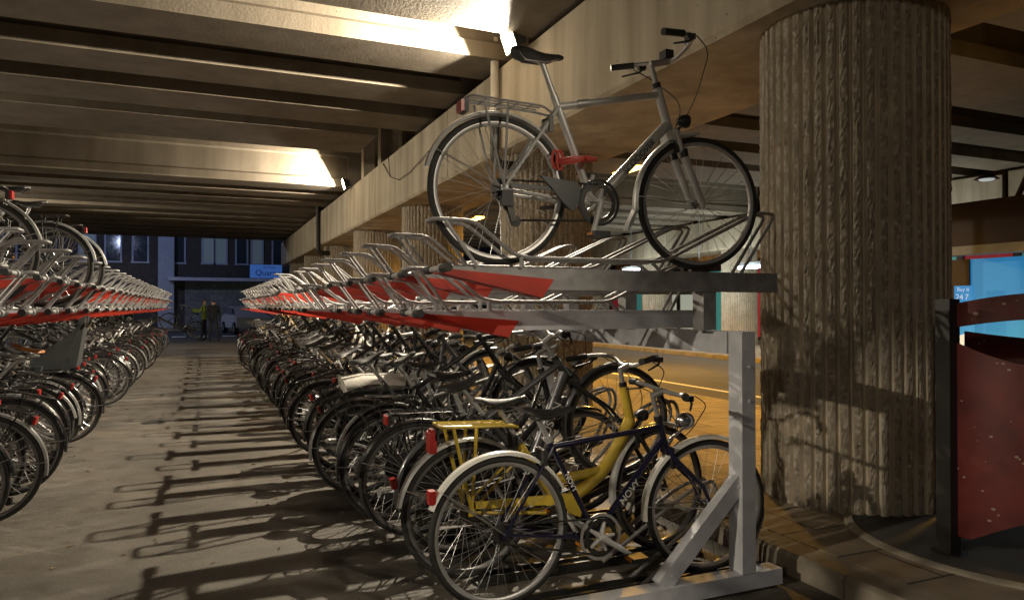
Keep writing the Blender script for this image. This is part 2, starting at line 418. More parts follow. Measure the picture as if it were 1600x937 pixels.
for (xa, xb, nm) in ((2.87, 3.05, 'kerb'), (6.6, 6.75, 'kerb'), (12.9, 13.05, 'kerb')):
    b = MB(M['kerbstone']); y = -2.35
    while y < 36:
        w = .99; dx = rnd.uniform(-.006, .006); dz = rnd.uniform(-.006, .004)
        b.prism([(xa+dx, -.01), (xb, -.01), (xb, .121+dz), (xa+dx+.02, .121+dz), (xa+dx, .10+dz)], y+.006, y+w-.006)
        y += w
    tag(b.build(nm, smooth=False), kind='structure')

# viaduct ----------------------------------------------------------
via = tag(empty('viaduct', (0, 0, 0)), 'concrete viaduct roofing the whole bicycle park with rows of girders on heavy cap beams', 'viaduct')
def cap_beam(xc, name='cap_beam'):
    b = MB(M['beam']); w = .75; ys = [-9, -2.2, 10.4, 23.0, 35.4]
    for i in range(4):
        b.prism([(xc-w, 3.39), (xc-w+.03, 3.35), (xc+w-.03, 3.35), (xc+w, 3.39), (xc+w, 4.38), (xc+w-.03, 4.41), (xc-w+.03, 4.41), (xc-w, 4.38)], ys[i]+.012, ys[i+1]-.012)
    return b.build(name, via, smooth=False)
XB = 4.15
for xc in (XB, -8.6, 17.0): cap_beam(xc)
GY = [(-7, -6.1), (-5.4, -4.5), (-3.8, -2.9), (-2.2, -1.3), (-.6, .3), (1.0, 1.9), (2.6, 3.5), (4.2, 5.1), (5.9, 7.42), (8.22, 9.05), (9.8, 10.62), (11.25, 12.2), (12.75, 14.35),
      (18.56, 19.4), (20.1, 20.95), (21.6, 22.5), (23.2, 24.05), (24.8, 25.6), (26.3, 27.1), (27.8, 28.7), (29.4, 30.2), (30.9, 31.7), (32.4, 33.3), (34.0, 34.9)]
def girder(x0, x1, ya, yb):
    b = MB(M['girder']); zb, zt = 4.46, 5.36; yc = (ya+yb)/2; h = (yb-ya)/2
    wv = h*.86
    prof = [(-h, zb), (h, zb), (h, zb+.19), (wv, zb+.24), (wv, zt-.16), (h*1.0, zt-.12), (h*1.0, zt), (-h*1.0, zt), (-h*1.0, zt-.12), (-wv, zt-.16), (-wv, zb+.24), (-h, zb+.19)]
    b.prism([(yc+y, z) for y, z in prof], x0, x1, plane='yz')
    hh = h+.004                                   # thickened end blocks
    b.bb(x1-.34, x1-.003, yc-hh, yc+hh, zb+.002, zt-.003)
    return b.build('girder', via, smooth=False)
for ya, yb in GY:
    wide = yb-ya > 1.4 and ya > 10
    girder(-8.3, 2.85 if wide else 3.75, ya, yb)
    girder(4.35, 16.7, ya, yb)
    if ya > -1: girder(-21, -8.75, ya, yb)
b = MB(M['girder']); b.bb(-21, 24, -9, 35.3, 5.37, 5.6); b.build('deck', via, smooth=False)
for x, y in ((3.62, 13.6), (3.55, 16.8), (3.6, 15.3)):
    b = MB(M['beam']); b.bb(x-.13, x+.13, y-.13, y+.13, 4.40, 5.38); b.build('bearing_stub', via, smooth=False)
b = MB(M['girder']); b.bb(-3.2, -2.95, 14.36, 14.5, 4.75, 5.375); b.build('hanger', via, smooth=False)

# fluted columns ---------------------------------------------------
def column_mesh():
    cr_ = random.Random(11)
    nr, k = 49, 7; n = nr*k; rings = 122; z0, z1 = .115, 3.355; vs = []
    rib = [.0, .0, .031, .034, .035, .034, .031]
    for i in range(rings+1):
        z = z0+(z1-z0)*i/rings
        for j in range(n):
            q, r = divmod(j, k); a = 2*math.pi*(q+(r+.5)/k)/nr
            d = rib[r]
            if 3 <= r <= 5:
                p = Vector((q*3.1, r*.8, z*16))
                t = noise.noise(p)*.6 + noise.noise(p*2.7)*.4
                d += cr_.gauss(-.001, .0026) - (.005 if t < -.28 else 0)
            rr = .567+d
            vs.append((rr*math.cos(a), rr*math.sin(a), z))
    fs = [(i*n+j, i*n+(j+1) % n, (i+1)*n+(j+1) % n, (i+1)*n+j) for i in range(rings) for j in range(n)]
    me = bpy.data.meshes.new('fluted_column'); me.from_pydata(vs, [], fs); me.materials.append(M['column']); me.materials.append(M['groove'])
    me.polygons.foreach_set('material_index', [1 if j % k in (0, 1, 6) else 0 for i in range(rings) for j in range(n)])
    me.update(); return me
cm = column_mesh()
cols = [(4.17, 3.71, 'massive ribbed concrete column beside the kerb with bicycle shadows on it'),
        (4.17, 8.57, 'ribbed concrete column seen through the rear wheel of the upper silver bicycle'),
        (4.17, 13.7, 'ribbed concrete column just left of the upper silver bicycle'),
        (4.17, 18.6, 'ribbed concrete column further off where the beam passes the black downpipe elbow')]
for i, (x, y, lab) in enumerate(cols):
    o = link('fluted_column', cm); o.location = (x, y, 0); o.rotation_euler.z = i*.77
    tag(o, lab, 'column', 'ribbed columns under the near cap beam')
for i in range(3):
    o = link('fluted_column', cm); o.location = (4.17, 23.5+i*4.9, 0); o.rotation_euler.z = i*1.3
    tag(o, 'distant ribbed concrete column behind the far end of the right-hand rack', 'column', 'ribbed columns under the near cap beam')
for i, y in enumerate((14.9, 19.8, 24.7, 29.6)):
    o = link('fluted_column', cm); o.location = (17, y, 0); o.rotation_euler.z = i*.5+.2
    tag(o, 'pale lit ribbed column across the road in front of the shops', 'column', 'ribbed columns across the road')
for i, y in enumerate((3.7, 8.6, 13.5, 18.4, 23.3, 28.2)):
    o = link('fluted_column', cm); o.location = (-8.6, y, 0); o.rotation_euler.z = i*.6
    tag(o, 'ribbed concrete column beyond the left-hand rack', 'column', 'ribbed columns on the left')

# downpipes --------------------------------------------------------
t = tag(empty('downpipe', (3.33, 8.32, 3.15)), 'white downpipe with dark lower elbow on the cap beam beside the bright floodlight', 'pipe')
b = MB(M['pvc']); b.tube([(0,0,.45), (0,0,1.6)], .05, 12); b.tube([(0,0,.7), (0,0,.74)], .06, 12); b.build('pipe', t)
b = MB(M['castiron']); b.tube(smooth_path([(0,0,.5), (0,0,.12), (.06,0,.04), (.6,0,.03)], .1), .055, 12); b.build('elbow', t)
t = tag(empty('downpipe', (3.34, 23.2, 3.1)), 'black downpipe running down the cap beam and turning under it', 'pipe')
b = MB(M['castiron']); b.tube(smooth_path([(0,0,1.55), (0,0,.0), (1.4,0,-.02)], .15), .075, 12); b.build('pipe', t)
b = MB(M['castiron']); b.tube([(0,0,.9), (0,0,.96)], .09, 12); b.build('collar', t)
# loose cable on the beam
b = MB(M['castiron']); b.tube([(3.385, 14.6, 4.35), (3.37, 13.9, 3.95), (3.37, 13.2, 3.78), (3.37, 12.4, 3.8), (3.37, 11.2, 3.95)], .008, 5)
b.tube([(3.385, 14.2, 4.6), (3.37, 13.9, 3.95)], .008, 5)
tag(b.build('loose_cable'), 'thin dark cable sagging along the side of the cap beam', 'cable')

# floodlights ------------------------------------------------------
WARM = (1., .87, .67)
def floodlight(x, y, z, direction, power, label, cone=152, group='floodlights on the cap beams', rad=.035, blend=.12, emis=M['lampglass']):
    t = tag(empty('floodlight', (x, y, z)), label, 'lamp', group)
    d = Vector(direction).normalized(); q = d.to_track_quat('-Z', 'Y'); rot = q.to_matrix()
    b = MB(M['darkgrey'])
    # a tapered housing with cooling fins behind a square glass
    vs = []
    for (hw, zz) in ((.10, .14), (.16, .04), (.17, 0.0)):
        vs += [rot @ Vector((sx*hw, sy*hw*.75, zz)) for sx, sy in ((-1,-1), (1,-1), (1,1), (-1,1))]
    b.add(vs, [(3,2,1,0)] + [(k*4+i, k*4+(i+1) % 4, (k+1)*4+(i+1) % 4, (k+1)*4+i) for k in range(2) for i in range(4)])
    for k in range(5): b.box(rot @ Vector(((k-2)*.04, 0, .15)), (.008, .15, .05), 0, rot)
    b.build('housing', t, smooth=False)
    b = MB(emis); b.box(rot @ Vector((0, 0, -.002)), (.30, .22, .006), 0, rot); b.build('glass', t, smooth=False)
    b = MB(M['galv']); back = rot @ Vector((0, 0, .08)); sgn = 1 if d.x < 0 else -1
    b.tube([back, (back.x+sgn*.06, back.y, back.z), (sgn*.18, back.y, -.05)], .014, 8); b.build('bracket', t)
    ld = bpy.data.lights.new('flood', 'SPOT'); ld.energy = power; ld.color = WARM; ld.spot_size = R(cone); ld.spot_blend = blend; ld.shadow_soft_size = rad
    lo = bpy.data.objects.new('flood_beam', ld); col.objects.link(lo); lo.parent = t
    lo.location = d*.02; lo.rotation_euler = q.to_euler()
    return t
floodlight(3.17, -3.1, 4.42, (-1, 0, -.25), 800, 'floodlight on the cap beam above and behind the near end of the racks')
floodlight(3.17, 7.5, 4.42, (-1, .05, -.35), 2500, 'glaring floodlight on the cap beam just above the silver bicycle saddle')
floodlight(3.2, 18.05, 4.44, (-1, .12, -.30), 1900, 'smaller far floodlight on the cap beam below the lit girder')
for y, z, dr, cn, pw in ((-6.0, 4.3, (1, .5, -.40), 108, 420), (1.2, 4.3, (1, .06, -1.62), 90, 2400), (12.4, 4.3, (1, .02, -.62), 104, 3200), (23.0, 4.3, (1, .02, -.62), 104, 2600)):  # first entry: unseen fill lamp, added to lighten the bicycle shadow on the column
    floodlight(-7.75, y, z, dr, pw, 'unseen floodlight on the left cap beam facing the bicycle racks', group='floodlights on the left cap beam', cone=cn, blend=.12 if y == 1.2 else .3, rad=.10)

def point(name, loc, power, colr, rad, parent):
    ld = bpy.data.lights.new(name, 'POINT'); ld.energy = power; ld.color = colr; ld.shadow_soft_size = rad
    lo = bpy.data.objects.new(name, ld); col.objects.link(lo); lo.parent = parent; lo.location = loc; return lo
def sodium(x, y, z, power, label, group, cone=158):
    t = tag(empty('street_luminaire', (x, y, z)), label, 'lamp', group)
    b = MB(M['darkgrey']); b.prism([(-.16, .16), (.16, .16), (.2, .04), (-.2, .04)], -.55, .55); b.tube([(0,-.3,.16), (0,-.3,.6)], .015, 6); b.tube([(0,.3,.16), (0,.3,.6)], .015, 6); b.build('housing', t, smooth=False)
    b = MB(M['sodium']); b.prism([(-.15, .04), (.15, .04), (.1, -.03), (-.1, -.03)], -.5, .5); b.build('glass', t, smooth=False)
    ld = bpy.data.lights.new('sodium_light', 'SPOT'); ld.energy = power; ld.color = (1., .50, .07); ld.spot_size = R(cone); ld.spot_blend = .3; ld.shadow_soft_size = .2
    lo = bpy.data.objects.new('sodium_light', ld); col.objects.link(lo); lo.parent = t; lo.location = (0, 0, -.06)
sodium(8.7, 13.7, 4.45, 3000, 'glowing orange sodium luminaire under the girders seen below the down tube of the silver bicycle', 'sodium lamps over the road')
sodium(8.7, 4.6, 4.45, 2600, 'orange sodium luminaire over the road beside the ribbed column', 'sodium lamps over the road', 112)
sodium(8.7, 23.5, 4.45, 1600, 'distant orange sodium luminaire over the road', 'sodium lamps over the road')

# ------------------------------------------------------------------ bicycle builder
def wheel_parts(wr, lod):
    """rim + spokes + hub, and the tyre, centred on the axle"""
    rim = MB(M['dullrim'], M['steel'], M['darksteel']); ty = MB(M['rubber'])
    sg = 56 if lod == 0 else 22
    tr = .0165
    n = 10 if lod == 0 else 5
    ty.lathe_y([(wr-tr+tr*math.cos(2*math.pi*k/n), tr*math.sin(2*math.pi*k/n)) for k in range(n)], (0,0,0), sg)
    ri, ro = wr-.046, wr-.027
    rim.lathe_y([(ri, -.007), (ri+.006, -.012), (ro, -.0125), (ro, .0125), (ri+.006, .012), (ri, .007)], (0,0,0), sg)
    ns = 32 if lod == 0 else 14; sr = .0014 if lod == 0 else .0022
    for k in range(ns):
        a = 2*math.pi*k/ns; sd = 1 if k % 2 else -1; cr = (1 if (k//2) % 2 else -1)*.95
        p = (.019*math.cos(a+cr), sd*.032, .019*math.sin(a+cr)); q = ((ri+.002)*math.cos(a), sd*.004, (ri+.002)*math.sin(a))
        rim.tube([p, q], sr, 4 if lod == 0 else 3, 1, caps=False)
    hs = 14 if lod == 0 else 6
    rim.lathe_y([(.001, -.062), (.006, -.062), (.006, -.042), (.022, -.034), (.022, -.030), (.013, -.026), (.013, .026), (.022, .030), (.022, .034), (.006, .042), (.006, .062), (.001, .062)], (0,0,0), hs, 2, closedprof=False)
    return rim, ty

def arc_guard(b, cx, cz, r, a0, a1, w=.026, seg=26, m=0):
    """mudguard: thin curved band with a rounded section"""
    prof = [(r-.010, -w), (r+.004, -w*.7), (r+.009, 0), (r+.004, w*.7), (r-.010, w), (r+.0015, w*.62), (r+.0065, 0), (r+.0015, -w*.62)]
    b.lathe_y(prof, (cx, 0, cz), seg, m, a0, a1)

def saddle_mb(x0, z, ln=.27, wide=.08, m=M['leather'], tilt=0., lod=0):
    b = MB(m, M['chrome']); ns, nc = (11, 12) if lod == 0 else (6, 6); vs = []
    for i in range(ns):
        t = i/(ns-1)                    # 0 back, 1 nose
        w = wide*(.55+.45*math.sin(min(1, t/.28)*math.pi/2)) if t < .28 else wide*(1-.80*((t-.28)/.72)**.75)
        w = max(w, .016); hgt = .038*(1-.35*t)
        top = z+.020*(1-t)**2+.010*t**3 - .010*math.sin(math.pi*t)
        if i in (0, ns-1): w *= .45; hgt *= .5; top -= .010
        for j in range(nc):
            a = 2*math.pi*j/nc; zz = math.sin(a)
            vs.append((x0+t*ln, w*math.cos(a), top-hgt*.5+hgt*.5*zz - (.012*abs(math.cos(a))**3)))
    fs = [(i*nc+j, i*nc+(j+1) % nc, (i+1)*nc+(j+1) % nc, (i+1)*nc+j) for i in range(ns-1) for j in range(nc)]
    fs += [tuple(range(nc-1, -1, -1)), tuple((ns-1)*nc+j for j in range(nc))]
    b.add(vs, fs)
    for s_ in (-1, 1): b.tube([(x0+.03, s_*.03, z-.02), (x0+.06, s_*.022, z-.05), (x0+.17, s_*.022, z-.05), (x0+ln-.03, s_*.008, z-.02)], .004, 5, 1)
    return b

BASE = dict(kind='diamond', wb=1.10, bb=(.475, .295), st=(.305, .76), htt=(.845, .90), htb=(.895, .71), wr=.345, sz=1.0, bar='trek', bz=1.09,
            rt=.0155, rd=.018, rack=True, rackm='blackpaint', mud=True, mudm='silverpaint', chain='case', lamp=True, paint='silverpaint', forkm=None,
            susp=False, saddle='leather', crank=-60, basket=False, tyre='rubber', barm='alu', kick=True, rackz=None, drv=False, sadx=None, sadw=.085)
def gen_bike(**kw):
    """yields (part, parent part or None, MB) of one bicycle; origin on the ground under the rear axle, heading +x"""
    p = dict(BASE); p.update(kw); lod = p.get('lod', 0)
    P = []; wr = p['wr']; wb = p['wb']; ax = (0, wr); fx = (wb, wr)
    paint = M[p['paint']]; S = 12 if lod == 0 else 6
    def v(q, y=0): return (q[0], y, q[1])
    bbp, st, htt, htb = p['bb'], p['st'], p['htt'], p['htb']
    fr = MB(paint, M['alu'])
    hd = (Vector(htb)-Vector(htt)).normalized()
    fr.tube([v(htt), v(htb)], p['rt']+.004, S)
    ttj = (htt[0]-.0+hd[0]*.035, htt[1]+hd[1]*.035); dtj = (htb[0]-hd[0]*.03, htb[1]-hd[1]*.03)
    fr.tube([v(bbp), v(st)], p['rt'], S)
    fr.lathe_y([(.001, -.036), (.022, -.036), (.022, .036), (.001, .036)], (bbp[0], 0, bbp[1]), S)
    sj = (st[0]+(bbp[0]-st[0])*.07, st[1]+(bbp[1]-st[1])*.07)
    if p['kind'] == 'diamond':
        fr.tube([v(sj), v(ttj)], p['rt'], S); fr.tube([v(bbp), v(dtj)], p['rd'], S)
    elif p['kind'] == 'step':
        low = (st[0]+(bbp[0]-st[0])*.52, st[1]+(bbp[1]-st[1])*.52)
        fr.tube(smooth_path([v(ttj), ((ttj[0]+low[0])/2+.10, 0, low[1]+.10), v(low)], .3, 6), p['rt'], S); fr.tube([v(bbp), v(dtj)], p['rd'], S)
    else:                                       # swan: one fat low tube
        fr.tube(smooth_path([v(dtj), (dtj[0]-.16, 0, dtj[1]-.27), (bbp[0]+.05, 0, bbp[1]+.04)], .22, 6), p['rd'], S)
        fr.tube(smooth_path([(dtj[0]-.15, 0, dtj[1]-.26), (bbp[0]+.12, 0, bbp[1]+.17), (bbp[0]-.06, 0, bbp[1]+.155)], .12, 5), p['rt']*1.15, S)
    for s_ in (-1, 1):
        fr.tube([(ax[0], s_*.058, ax[1]), (sj[0]-.03, s_*.026, sj[1]-.04), (sj[0], s_*.012, sj[1])], [.007, .008, .008], S-4 if lod == 0 else 4)
        fr.tube([(ax[0], s_*.058, ax[1]), (bbp[0]-.09, s_*.03, bbp[1]), (bbp[0], s_*.026, bbp[1])], [.008, .010, .010], S-4 if lod == 0 else 4)
        fr.box((ax[0]+.004, s_*.06, ax[1]), (.036, .006, .036))
    P.append(('frame', None, fr))
    # fork
    fk = MB(M[p['forkm']] if p['forkm'] else paint, M['alu'], M['blackplastic'])
    cr = (htb[0]-hd[0]*-.035, htb[1]+hd[1]*.035)
    fk.tube([v(htb), v(cr)], .017, S)
    if p['susp']:
        fk.box(v(cr), (.05, .13, .05), 0)
        for s_ in (-1, 1):
            mid = (cr[0]+(fx[0]-cr[0])*.32, cr[1]+(fx[1]-cr[1])*.32)
            fk.tube([(cr[0], s_*.055, cr[1]+.03), (mid[0], s_*.055, mid[1])], .014, S, 1)
            fk.tube([(mid[0], s_*.055, mid[1]), (fx[0], s_*.055, fx[1]-.02)], [.021, .017], S, 0)
            fk.tube([(mid[0]-.006, s_*.055, mid[1]+.04), (mid[0], s_*.055, mid[1])], .020, S, 2)
    else:
        for s_ in (-1, 1):
            fk.tube([(cr[0]-.004, s_*.03, cr[1]+.02), (cr[0]+.012, s_*.05, cr[1]-.03), (fx[0]-.055, s_*.055, fx[1]+.12), (fx[0]-.012, s_*.057, fx[1]+.03), (fx[0], s_*.057, fx[1])], [.014, .014, .011, .008, .007], S-2 if lod == 0 else 4)
        fk.box(v((cr[0]+.002, cr[1])), (.04, .075, .035))
    P.append(('fork', None, fk))
    for nm, c in (('rear_wheel', ax), ('front_wheel', fx)):
        rim, ty = wheel_parts(wr, lod)
        ty.mats[0] = M[p['tyre']]
        sp = rnd.random()*6
        if p.get('brightrim'): rim.mats[0] = M['alu']
        def spin(b): b.v = [(c[0]+x*math.cos(sp)-z*math.sin(sp), y, c[1]+x*math.sin(sp)+z*math.cos(sp)) for x, y, z in b.v]
        spin(rim); spin(ty)
        P.append((nm, None, rim)); P.append(('tyre', nm, ty))
    if p['mud']:
        mm = M[p['mudm']]
        sg = 26 if lod == 0 else 10
        r1 = MB(mm, M['steel']); arc_guard(r1, ax[0], ax[1], wr+.016, R(28), R(p.get('mudend', 172)), seg=sg)
        for s_ in (-1, 1):
            e = R(p.get('mudend', 172)-14); r1.tube([(ax[0], s_*.064, ax[1]), (ax[0]+(wr+.014)*math.cos(e), s_*.022, ax[1]+(wr+.014)*math.sin(e))], .003, 4, 1)
        P.append(('rear_mudguard', None, r1))
        f1 = MB(mm, M['steel']); arc_guard(f1, fx[0], fx[1], wr+.016, R(p.get('fmud', 66)), R(188), seg=sg)
        for s_ in (-1, 1):
            e = R(176); f1.tube([(fx[0], s_*.064, fx[1]), (fx[0]+(wr+.014)*math.cos(e), s_*.022, fx[1]+(wr+.014)*math.sin(e))], .003, 4, 1)
        if p.get('flap'):
            e = R(188); q = (fx[0]+(wr+.016)*math.cos(e), fx[1]+(wr+.016)*math.sin(e))
            f1.prism([(q[0]-.006, q[1]+.01), (q[0]+.006, q[1]+.01), (q[0]-.02, q[1]-.07), (q[0]-.05, q[1]-.10), (q[0]-.04, q[1]-.06)], -.028, .028)
        P.append(('front_mudguard', None, f1))
    # cranks
    ck = MB(M['crank'], M['darksteel'], M['blackplastic']); cy = -.062; a = R(p['crank'])
    if p['chain'] != 'full':
        rr = .098 if p['drv'] else .088
        ck.lathe_y([(rr-.022, cy+.012), (rr, cy+.012), (rr, cy+.006), (rr-.022, cy+.006)], (bbp[0], 0, bbp[1]), 28 if lod == 0 else 10, 1)
        if p['drv']: ck.lathe_y([(rr+.002, cy+.004), (rr+.016, cy+.004), (rr+.016, cy-.002), (rr+.002, cy-.002)], (bbp[0], 0, bbp[1]), 28, 2)
        for k in range(5):
            e = a+2*math.pi*(k+.5)/5
            ck.tube([(bbp[0]+.018*math.cos(e), cy+.006, bbp[1]+.018*math.sin(e)), (bbp[0]+.072*math.cos(e), cy+.007, bbp[1]+.072*math.sin(e))], [.013, .008], 6, 0)
    ck.lathe_y([(.001, -.07), (.02, -.07), (.02, .07), (.001, .07)], (bbp[0], 0, bbp[1]), 10)
    for s_, e in ((-1, a), (1, a+math.pi)):
        q = (bbp[0]+.17*math.cos(e), bbp[1]+.17*math.sin(e))
        ck.tube([(bbp[0], s_*.078, bbp[1]), (q[0], s_*.092, q[1])], [.016, .011], S-4 if lod == 0 else 4)
    P.append(('crankset', None, ck))
    for s_, e in ((-1, a), (1, a+math.pi)):
        q = (bbp[0]+.17*math.cos(e), bbp[1]+.17*math.sin(e)); pd = MB(M['blackplastic'], M['orangerefl'])
        pd.box((q[0], s_*.145, q[1]), (.085, .085, .022)); pd.box((q[0], s_*.105, q[1]), (.02, .03, .018))
        pd.box((q[0]+.044, s_*.145, q[1]), (.006, .05, .014), 1); pd.box((q[0]-.044, s_*.145, q[1]), (.006, .05, .014), 1)
        P.append(('pedal', 'crankset', pd))
    if p['chain'] in ('case', 'full'):
        cg = MB(M[p.get('casem', 'blackplastic')]); r0 = .125 if p['chain'] == 'full' else .10; r1_ = .075 if p['chain'] == 'full' else .05
        poly = [(bbp[0]+.0+r0*math.cos(R(t)), bbp[1]+r0*math.sin(R(t))) for t in range(-85, 91, 22)] + [(ax[0]+r1_*math.cos(R(t)), ax[1]+r1_*math.sin(R(t))) for t in range(95, 266, 28)]
        if p['chain'] == 'case':
            poly = [(bbp[0]+r0*math.cos(R(t)), bbp[1]+r0*math.sin(R(t))) for t in range(-20, 100, 20)] + [(ax[0]+.02, ax[1]+.055), (ax[0]+.02, ax[1]+.02), (bbp[0]-.12, bbp[1]+.055)]
        cg.prism(poly, -.083 if p['chain'] == 'full' else -.075, -.058)
        P.append(('chain_guard', None, cg))
    if p['chain'] != 'full':
        ch = MB(M['darksteel'])
        ch.tube([(bbp[0], -.055, bbp[1]+.088), (ax[0], -.05, ax[1]+.042)], .005, 4); lowz = ax[1]-.042
        ch.tube([(bbp[0], -.055, bbp[1]-.088), (ax[0]+.06 if p['drv'] else ax[0], -.05, (ax[1]-.14) if p['drv'] else lowz)], .005, 4)
        for k in range(4 if p['drv'] else 1): ch.disc_y((ax[0], 0, ax[1]), .054-.008*k, -.036-.004*k, -.039-.004*k, 20 if lod == 0 else 8)
        P.append(('chain', None, ch))
    if p['drv']:
        d_ = MB(M['darksteel'], M['blackplastic'])
        d_.box((ax[0]+.012, -.066, ax[1]-.045), (.055, .03, .07), 1); d_.box((ax[0]+.035, -.062, ax[1]-.105), (.03, .022, .09), 0, Matrix.Rotation(R(-18), 3, 'Y'))
        for q in ((ax[0]+.025, ax[1]-.075), (ax[0]+.06, ax[1]-.145)): d_.disc_y((q[0], 0, q[1]), .026, -.06, -.05, 12, 1)
        d_.tube([(ax[0]-.005, -.07, ax[1]-.03), (ax[0]-.06, -.07, ax[1]-.06), (ax[0]-.04, -.066, ax[1]-.01), (ax[0]+.1, -.06, ax[1]-.0)], .0035, 5, 1)
        P.append(('derailleur', None, d_))
    # seat
    sd = (Vector(st)-Vector(bbp)).normalized(); tt = (p['sz']-.045-st[1])/sd[1]; sp_ = (st[0]+sd[0]*tt, st[1]+sd[1]*tt)
    sb = MB(M['alu'], M['blackplastic']); sb.tube([v(st), v(sp_)], .0135, S); sb.tube([(st[0]-sd[0]*.01, 0, st[1]-sd[1]*.01), (st[0]+sd[0]*.02, 0, st[1]+sd[1]*.02)], .019, S)
    P.append(('seat_post', None, sb))
    x0 = p['sadx'] if p['sadx'] is not None else sp_[0]-.13
    P.append(('saddle', None, saddle_mb(x0, p['sz'], .27, p['sadw'], M[p['saddle']], lod=lod)))
    # bar
    hb = MB(M[p['barm']], M['blackplastic']); ud = -hd; hx = htt[0]; bz = p['bz']
    k = (bz-.06-htt[1])/ud[1]; top = (htt[0]+ud[0]*k, htt[1]+ud[1]*k)
    ctr = (top[0]+.06+p.get('barx', 0), bz-.035)
    hb.tube([v(htt), v(top)], .013, S); hb.tube([(htt[0], 0, htt[1]-.004), (htt[0]+ud[0]*.025, 0, htt[1]+ud[1]*.025)], .022, S, 1)
    hb.tube([(top[0]-.004, 0, top[1]), v(ctr)], [.018, .017], S)
    sides = []
    for s_ in (-1, 1):
        if p['bar'] == 'trek': q = [(ctr[0], 0, ctr[1]), (ctr[0]+.005, s_*.06, ctr[1]), (ctr[0]+.03, s_*.15, bz+.01), (ctr[0]+.0, s_*.235, bz+.02), (ctr[0]-.06, s_*.275, bz+.015), (ctr[0]-.19, s_*.315, bz)]
        elif p['bar'] == 'sweep': q = [(ctr[0], 0, ctr[1]), (ctr[0]+.03, s_*.10, ctr[1]+.03), (ctr[0]+.0, s_*.22, bz+.05), (ctr[0]-.10, s_*.28, bz+.045), (ctr[0]-.21, s_*.295, bz+.03), (ctr[0]-.33, s_*.30, bz+.01)]
        elif p['bar'] == 'riser': q = [(ctr[0], 0, ctr[1]), (ctr[0], s_*.05, ctr[1]), (ctr[0]+.005, s_*.12, bz+.0), (ctr[0]-.01, s_*.20, bz+.005), (ctr[0]-.02, s_*.24, bz+.005), (ctr[0]-.04, s_*.32, bz+.01)]
        else: q = [(ctr[0], 0, ctr[1]), (ctr[0], s_*.1, ctr[1]), (ctr[0]-.005, s_*.18, ctr[1]+.005), (ctr[0]-.012, s_*.22, ctr[1]+.008), (ctr[0]-.02, s_*.25, ctr[1]+.01), (ctr[0]-.04, s_*.29, ctr[1]+.01)]
        sp2 = smooth_path(q, .06, 4) if lod == 0 else q
        hb.tube(sp2, .0115, S-2 if lod == 0 else 5); sides.append(q)
    if lod == 0:                                    # brake levers, perch and lever blade
        for s_, q in zip((-1, 1), sides):
            c0 = Vector(q[4]); dr = (Vector(q[5])-Vector(q[4])).normalized(); c1 = c0+dr*-.01
            hb.box(c1+Vector((.02, 0, -.012)), (.04, .03, .026), 1)
            hb.tube([c1+Vector((.03, 0, -.02)), c1+Vector((.035, 0, -.035))+dr*.03, c1+Vector((.02, 0, -.05))+dr*.11], [.006, .006, .0045], 6, 1)
    P.append(('handlebar', None, hb))
    for q in sides:
        g = MB(M['blackplastic']); a_, b_ = Vector(q[4]), Vector(q[5]); d = (b_-a_)
        g.tube([a_+d*.12, a_+d*.18, a_+d*.95, a_+d*1.03], [.019, .0165, .0165, .018], S-2 if lod == 0 else 5)
        P.append(('grip', 'handlebar', g))
    if lod == 0:
        cb = MB(M['blackplastic'])
        for s_, q in zip((-1, 1), sides):
            c0 = Vector(q[4])
            cb.tube(smooth_path([c0+Vector((.03, 0, -.01)), c0+Vector((.13, -s_*.03, -.06)), Vector((htb[0]+.13, s_*.05, htt[1]-.05)), Vector((cr[0]+.03, s_*.02, cr[1]+.02))], .12, 6), .0028, 5)
        P.append(('brake_cable', None, cb))
        for c in ((cr[0]+.012, cr[1]-.05), (sj[0]-.055, wr+.33*.99)):
            bk = MB(M['darksteel'])
            for s_ in (-1, 1): bk.box((c[0], s_*.036, c[1]), (.022, .018, .075))
            bk.tube([(c[0], -.044, c[1]+.034), (c[0], .044, c[1]+.034)], .006, 5)
            P.append(('brake', None, bk))
    if p['rack']:
        rk = MB(M[p['rackm']]); rz = p['rackz'] or wr*2+.055; rw = p.get('rackw', .058); th = .0055 if not p.get('rackfat') else .009; sg = 6 if lod == 0 else 4
        rk.tube(smooth_path([(st[0]-.02, .02, rz-.02), (.20, rw, rz), (-.16, rw, rz+.012), (-.16, -rw, rz+.012), (.20, -rw, rz), (st[0]-.02, -.02, rz-.02)], .03, 3), th, sg)
        for x in (-.08, .0, .08, .15): rk.tube([(x, -rw, rz+.006), (x, rw, rz+.006)], th*.8, sg)
        for y in (-.02, .02): rk.tube([(.20, y, rz), (-.16, y, rz+.012)], th*.7, sg)
        for s_ in (-1, 1):
            rk.tube([(ax[0], s_*.066, ax[1]+.01), (-.10, s_*(rw+.006), rz)], th, sg); rk.tube([(ax[0], s_*.066, ax[1]+.01), (.02, s_*(rw+.006), rz)], th, sg)
        P.append(('luggage_rack', None, rk))
        tl = MB(M['reflector'], M['blackplastic']); big = p.get('bigtail', 0); tl.box((-.185, 0, rz-.03), (.022, .07, .05)); tl.box((-.170, 0, rz-.03), (.02, .075, .056), 1)
        if not p.get('notail'): P.append(('tail_light', None, tl))
    elif p['mud']:
        tl = MB(M['reflector']); e = R(150); tl.box(((wr+.035)*math.cos(e), 0, ax[1]+(wr+.035)*math.sin(e)), (.03, .045, .06)); P.append(('tail_light', None, tl))
